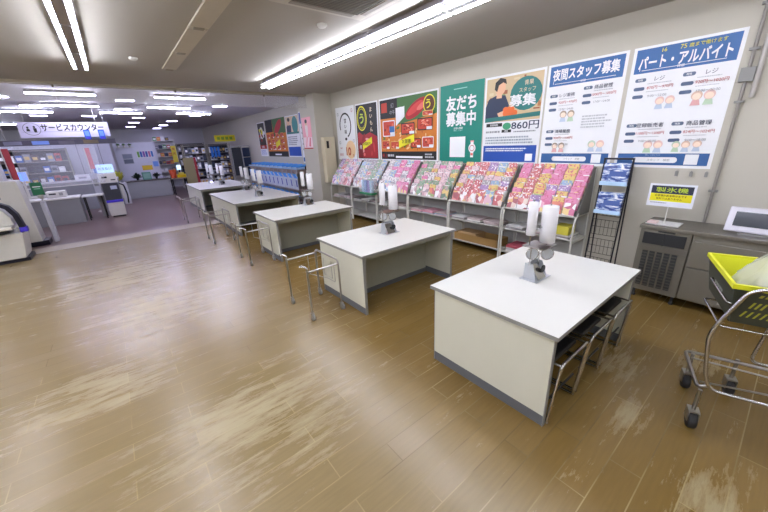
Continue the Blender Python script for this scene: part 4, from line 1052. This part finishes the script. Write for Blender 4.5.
gl = thing('glowing_monitor', 'small glowing pale blue screen beside the orange tub', 'monitor', (2.08, 17.03, .6805)); MB().box(0, 0, .30, .18, .03, .52).build('casing', M_black, gl); MB().box(.01, -.004, .31, .17, 0, .51).build('screen', mat('screen_pale', '#bfe0ff', emit='#bfe0ff', es=.3), gl); MB().box(.07, .0, 0, .11, .03, .30).build('stand', M_black, gl)

# left service counter and things on it
cl = thing('service_counter', 'grey fronted service counter left of the kiosk', 'counter', (-2.82, 12.3, 0))
MB().box(0, 0, 0, 1.85, .04, .68).box(1.81, .04, 0, 1.85, .6, .68).build('front_panel', M_grey, cl)
MB().box(-.02, -.04, .68, 1.87, .62, .715).build('worktop', M_white, cl)
td = thing('folding_table', 'narrow white table with black legs between counter and kiosk', 'table', (-.92, 12.45, 0))
MB().box(0, 0, .66, .48, .5, .69).build('table_top', M_white, td)
for x in (.02, .40):
    for y in (.02, .44): MB().box(x, y, 0, x+.03, y+.03, .66).build('leg', M_black, td)
bc = thing('back_counter', 'long grey back counter behind the service counter', 'counter', (-3.0, 15.0, 0)); MB().box(0, 0, 0, 3.0, .5, .95).build('body', mat('back_counter_grey', '#86888e', .5), bc); MB().box(-.02, -.03, .95, 3.02, .53, .99).build('worktop', M_pgrey, bc)
pt = thing('label_printer', 'small white printer on the grey service counter', 'printer', (-1.62, 12.55, .7155)); MB().box(0, 0, 0, .40, .32, .17).build('body', M_machine, pt, bevel=.02); MB().box(.06, -.004, .08, .20, 0, .12).build('paper_slot', M_dark, pt); MB().box(.26, -.004, .05, .34, 0, .13).build('button_panel', M_cwheel, pt)
wb = thing('white_box', 'flat white box on the long grey back counter', 'box', (-1.12, 15.1, .9905)); MB().box(0, 0, 0, .75, .3, .16).build('body', P('#dcdce4'), wb, bevel=.005); MB().box(.1, -.004, .04, .3, 0, .10).build('label_print', P('#9c9ca8'), wb)
pc = thing('small_poster_stand', 'small blue picture card standing on the back counter', 'card stand', (-.62, 15.3, .9905)); MB().box(0, 0, .02, .28, .02, .42).build('card', [P('#d8dce8')], pc); MB().box(.03, -.003, .16, .25, 0, .36).build('picture', P('#4f7ac0'), pc); MB().box(.05, -.05, 0, .23, .07, .02).build('foot', M_black, pc)
rb = thing('register_screen', 'small glowing blue register screen above the service counter', 'register', (-2.10, 12.9, .7155)); MB().box(0, 0, .46, .24, .03, .72).build('casing', M_machine, rb); MB().box(.02, -.004, .48, .22, 0, .70).build('screen', mat('screen_blue', '#6f96ff', emit='#6f96ff', es=.22), rb); MB().box(.09, .0, 0, .14, .04, .46).build('stem', M_machine, rb); MB().box(-.25, -.05, 0, .45, .35, .04).build('foot', M_machine, rb)
# white wall behind the service area with goods shelves
tag(MB().box(-4.6, 17.2, 0, .05, 17.26, 2.25).build('partition_wall', mat('partition_pale', '#bfc0cc', .6)), 'pale partition wall behind the service counter', 'partition')
for x in (-.95, -.32):
    o = MB().box(0, 0, .0, .02, .012, 2.2).build('partition_joint', mat('joint_grey', '#80828c', .5)); o.location = (x, 17.187, 0); tag(o, '%s grey joint strip on the pale partition wall' % ('left' if x < -.5 else 'right'), 'strip')
t, zs = gondola(-3.1, 16.3, 1.9, 2.05, 'dark goods shelf behind the service counter below its sign', tiers_=6)
stock(-3.1, 16.3, 1.9, zs[2:5], ['#2c2e38', '#3c4258', '#b04040', '#8c8e98', '#d8d8d8', '#5a4a4c', '#3a6ab8'], .26, .19, 'behind the service counter', 'packet')
hd = thing('canopy_board', 'dark valance board with coloured panels just below the service counter sign', 'valance', (-2.1, 12.5, 2.06)); MB().box(0, 0, 0, 2.3, .05, .13, 0).build('board', mat('valance_dark', '#55525e', .3), hd); [MB().box(.1+k*.5, -.004, .02, .42+k*.5, 0, .11).build('label_panel', P(['#8a8c9c', '#7fa0e0', '#6c6870', '#8a7c60'][k]), hd) for k in range(4)]
for k, x in enumerate((-1.95, -.12)):
    o = MB().tube([(0, 0, 2.19), (0, 0, ZC-.001)], .008, 6).build('hanging_rod', M_dchrome); o.location = (x, 12.54, 0); tag(o, '%s thin rod carrying the valance board from the ceiling' % ('left' if k == 0 else 'right'), 'rod')
gls = thing('clear_screen', 'clear plastic screen hanging above the service counter', 'screen', (-1.9, 12.42, 1.02)); MB().box(0, 0, 0, 1.6, .004, 1.03).build('sheet', M_glass, gls); MB().box(0, -.006, -.02, 1.6, .01, .0).build('lower_rail', M_rackw, gls)
# red and white ribbon posts
for k, (x, y, z0, z1) in enumerate([(-2.02, 12.0, 1.25, 2.0), (-.62, 14.2, 1.35, 1.98)]):
    t = thing('striped_banner', 'narrow red and white banner pole, %s' % ['at the left end of the service counter', 'right of the goods shelf'][k], 'banner', (x, y, 0))
    MB().tube([(0, 0, 0), (0, 0, z1)], .012, 8).build('pole', M_rackw, t)
    MB().box(.02, -.004, z0, .13, .004, z1).build('red_cloth', mat('banner_red', '#b84850', .6), t)
    MB().lathe([(.15, 0), (.14, .02), (.02, .03)]).build('foot', M_rackw, t)

# hanging service counter sign
s = Sheet(1.74, .36, P('#d6d2ea'), .02)
s.ring(.24, .20, .16, .145, .008, K_, 0, 360, 4*8)
s.ell(.17, .235, .022, .025, K_); s.poly([(.135, .15), (.205, .15), (.195, .205), (.145, .205)], K_); s.ell(.29, .25, .022, .026, K_); s.poly([(.27, .12), (.32, .12), (.325, .222), (.262, .222)], K_)
s.rect(.06, .13, 1.30, .136, P('#70707c'))
s.txt('サービスカウンター', 1.02, .235, .165, K_, .02, 1.22)
q = s.build('hanging_sign', 'white hanging sign with a pictogram and black Japanese letters above the service counter', 'sign', frontM(-1.61, 12.2, 2.24))
for k, x in enumerate((-.97, .79)):
    MB().tube([(x*1.0+.87, .36, .01), (x+.87, ZC-2.24, .01)], .005, 6).build('hanging_wire', M_dchrome, q) if abs(x) < .8 else None
MB().tube([(.15, .36, .01), (.15, ZC-2.24-.001, .01)], .005, 6).build('hanging_wire', M_dchrome, q)
for k, x in enumerate((-.42, -.12)):
    s = Sheet(.13, .24, mat('tag_blue', '#2c58c0', .4)); s.rect(.02, .08, .11, .21, P('#6a94d8')); s.rect(.02, .01, .11, .06, M_purple)
    s.build('hanging_tag', '%s blue tag hanging in front of the service sign' % ['left', 'right'][k], 'tag', frontM(x, 12.12, 2.17))

# kiosk
ks = thing('payment_kiosk', 'white and dark payment kiosk with a glowing pale blue sign on top', 'kiosk', (-.22, 12.5, 0))
MB().box(-.20, -.02, .04, .18, .34, .45).build('lower_body', M_machine, ks, bevel=.015)
MB().box(-.16, -.0, .0, .14, .30, .04).build('foot', M_black, ks)
MB().hexa([(-.20, -.03, .45), (.18, -.03, .45), (.18, .32, .45), (-.20, .32, .45)], [(-.20, .05, .98), (.18, .05, .98), (.18, .32, .98), (-.20, .32, .98)]).build('dark_door', M_navy, ks, bevel=.008)
MB().box(-.205, -.04, .43, .185, -.028, .50).build('purple_trim', M_purple, ks)
MB().hexa([(-.02, .018, .80), (.13, .018, .80), (.13, .022, .80), (-.02, .022, .80)], [(-.02, .034, .90), (.13, .034, .90), (.13, .038, .90), (-.02, .038, .90)]).build('silver_label', P('#a8acc0'), ks)
MB().box(-.21, .06, .98, .19, .34, 1.25).build('upper_body', M_machine, ks, bevel=.012)
MB().box(-.15, .052, 1.12, -.03, .06, 1.17).build('slot', M_dark, ks); MB().box(.04, .052, 1.05, .15, .06, 1.08).build('slot', M_dark, ks)
q = MB().box(-.20, .10, 1.27, .18, .14, 1.50).build('lit_sign', mat('kiosk_sign_glow', '#a8c8ff', emit='#a8c8ff', es=.2), ks)
tt = text_mesh([('お支払い', 0, 0, .08, M_navy, .005, .30)], 'lettering', q, 0); tt.matrix_local = frontM(-.01, .098, 1.385)
MB().tube([(.20, .1, .95), (.30, .08, .9), (.33, .1, .6), (.30, .15, .35)], .02, 8, fil=.06).build('hose', M_black, ks)
MB().box(.20, .1, .5, .28, .32, .95).build('side_unit', M_machine, ks, bevel=.02)
kb = thing('kiosk_bin', 'white side cabinet left of the payment kiosk', 'cabinet', (-.62, 12.95, 0)); MB().box(0, 0, 0, .16, .3, 1.25).build('body', mat('pale_cabinet', '#b8b8c0', .5), kb, bevel=.01); MB().box(.03, -.004, .9, .13, 0, 1.1).build('panel', M_cwheel, kb)

# self checkout machines at the left edge
m1 = thing('checkout_machine', 'white checkout machine with orange top and dark curved arm at the left edge', 'checkout machine', (-2.07, 8.55, 0))
MB().prism([(-.60, -.02, .06), (.42, -.02, .06), (.50, -.02, .52), (-.60, -.02, .56)], (0, .55, 0)).build('cabinet', M_machine, m1, bevel=.015)
MB().box(-.58, .0, 0, .46, .5, .06).build('plinth', M_navy, m1)
MB().box(-.60, -.14, .60, .42, .44, .66).build('tray', mat('tray_white', '#dedcd4', .35), m1, bevel=.02)
MB().box(-.60, -.125, .562, .36, .40, .598).build('dark_gap', M_black, m1)
MB().prism([(-.60, .02, .66), (.44, .02, .66), (.42, .02, .80), (.36, .02, .94), (.24, .02, 1.02), (-.60, .02, 1.02)], (0, .36, 0)).build('scanner_hood', M_machine, m1, bevel=.02)
MB().box(-.60, -.0, 1.022, .22, .36, 1.045).build('orange_top', M_orange, m1)
a = MB(); pts = [(.10, 1.09), (.34, 1.08), (.46, 1.00), (.53, .85), (.56, .60)]
inn_ = [(.10, 1.03), (.31, 1.02), (.405, .955), (.46, .83), (.485, .60)]
for p_, q_ in (((0, 1)), ((1, 2)), ((2, 3)), ((3, 4))):
    quad = [pts[p_], pts[q_], inn_[q_], inn_[p_]]
    a.hexa([(x_, -.03, z_) for x_, z_ in quad], [(x_, .1, z_) for x_, z_ in quad])
a.build('curved_arm', M_navy, m1)
MB().box(.475, -.035, .53, .575, .1, .62).build('purple_end', M_purple, m1, bevel=.01)
MB().box(-.05, -.028, .34, .10, -.02, .38).build('vent', M_cwheel, m1)
m2 = thing('checkout_machine', 'tall white checkout cabinet behind the orange topped machine', 'checkout machine', (-2.22, 9.75, 0))
MB().prism([(-.55, 0, .10), (.66, 0, .10), (.62, 0, 1.36), (-.45, 0, 1.36)], (0, .45, 0)).build('cabinet', M_machine, m2, bevel=.015)
MB().box(-.5, .02, 0, .75, .42, .10).build('plinth', M_navy, m2)
MB().box(.34, -.008, .36, .52, 0, .43).build('vent', M_cwheel, m2); MB().box(.02, -.008, 1.12, .18, 0, 1.22).build('vent', M_cwheel, m2); MB().box(.19, -.008, 1.03, .32, 0, 1.08).build('card_slot', M_black, m2)
MB().box(-.3, .1, 1.361, .45, .4, 1.70).build('upper_cabinet', mat('upper_white', '#c4c4cc', .4), m2, bevel=.02)
MB().tube([(.25, .05, 1.42), (.32, .03, 1.46), (.40, .05, 1.42)], .012, 6).build('cable', M_rackw, m2)
m3 = thing('bagging_pole', 'white pole with a wrapped bag holder beside the tall checkout cabinet', 'pole', (-1.42, 9.98, 0)); MB().box(.0, 0, .0, .07, .2, .88).build('post', mat('pale_cabinet', '#b8b8c0', .5), m3, bevel=.01); MB().tube([(.045, .1, .9), (.045, .1, 1.3)], .014, 8).build('pole', M_rackw, m3); MB().lathe([(.02, .94), (.05, .97), (.05, 1.08), (.02, 1.12)], (.045, .05, 0), 12).build('wrapped_bag', M_rackw, m3)
s = Sheet(.18, .26, P('#1f6c48')); s.rect(.03, .16, .15, .18, W_); s.rect(.04, .12, .14, .14, P('#7fb89c')); s.build('green_sign', 'small green sign on the white pole at the checkout', 'sign', frontM(-1.47, 9.98, 1.03))
m4 = thing('notice_frame', 'large pale framed notice high at the left edge behind the checkout machines', 'notice', (-2.55, 10.8, 0)); MB().box(0, 0, 1.55, .55, .02, 2.05).build('board', P('#c8c8d8'), m4); MB().box(.03, -.004, 1.58, .52, 0, 2.02).build('paper', P('#dcdcea'), m4); MB().tube([(.27, .01, 0), (.27, .01, 1.55)], .015, 8).build('stand', M_rackw, m4)

# ------------------------------------------------------------------ camera, world, view
cam = bpy.data.cameras.new('camera'); co = bpy.data.objects.new('camera', cam); COL.objects.link(co)
cam.sensor_width = 36; cam.lens = 325.2764/768*36; cam.clip_start = .05; cam.clip_end = 100
yw, pi_, ro = math.radians(37.9306), math.radians(19.4946), math.radians(2.5529)
f_ = Vector((math.sin(yw)*math.cos(pi_), math.cos(yw)*math.cos(pi_), -math.sin(pi_)))
r0 = Vector((math.cos(yw), -math.sin(yw), 0)); d0 = -r0.cross(f_)
r_ = r0*math.cos(ro)+d0*math.sin(ro); d_ = -r0*math.sin(ro)+d0*math.cos(ro)
Mc = Matrix.Identity(4)
for i in range(3): Mc[i][0], Mc[i][1], Mc[i][2] = r_[i], -d_[i], -f_[i]
Mc[2][3] = 1.8042
co.matrix_world = Mc
SC.camera = co
wd = bpy.data.worlds.new('world'); SC.world = wd; wd.use_nodes = True
wd.node_tree.nodes['Background'].inputs[0].default_value = (.6, .65, .75, 1); wd.node_tree.nodes['Background'].inputs[1].default_value = .2
SC.view_settings.view_transform = 'Standard'; SC.view_settings.look = 'None'; SC.view_settings.gamma = 1; SC.view_settings.use_curve_mapping = False
SC.view_settings.exposure = 2.32
SC.cycles.max_bounces = 6; SC.cycles.diffuse_bounces = 4; SC.cycles.caustics_reflective = False; SC.cycles.caustics_refractive = False
SC.cycles.transparent_max_bounces = 8
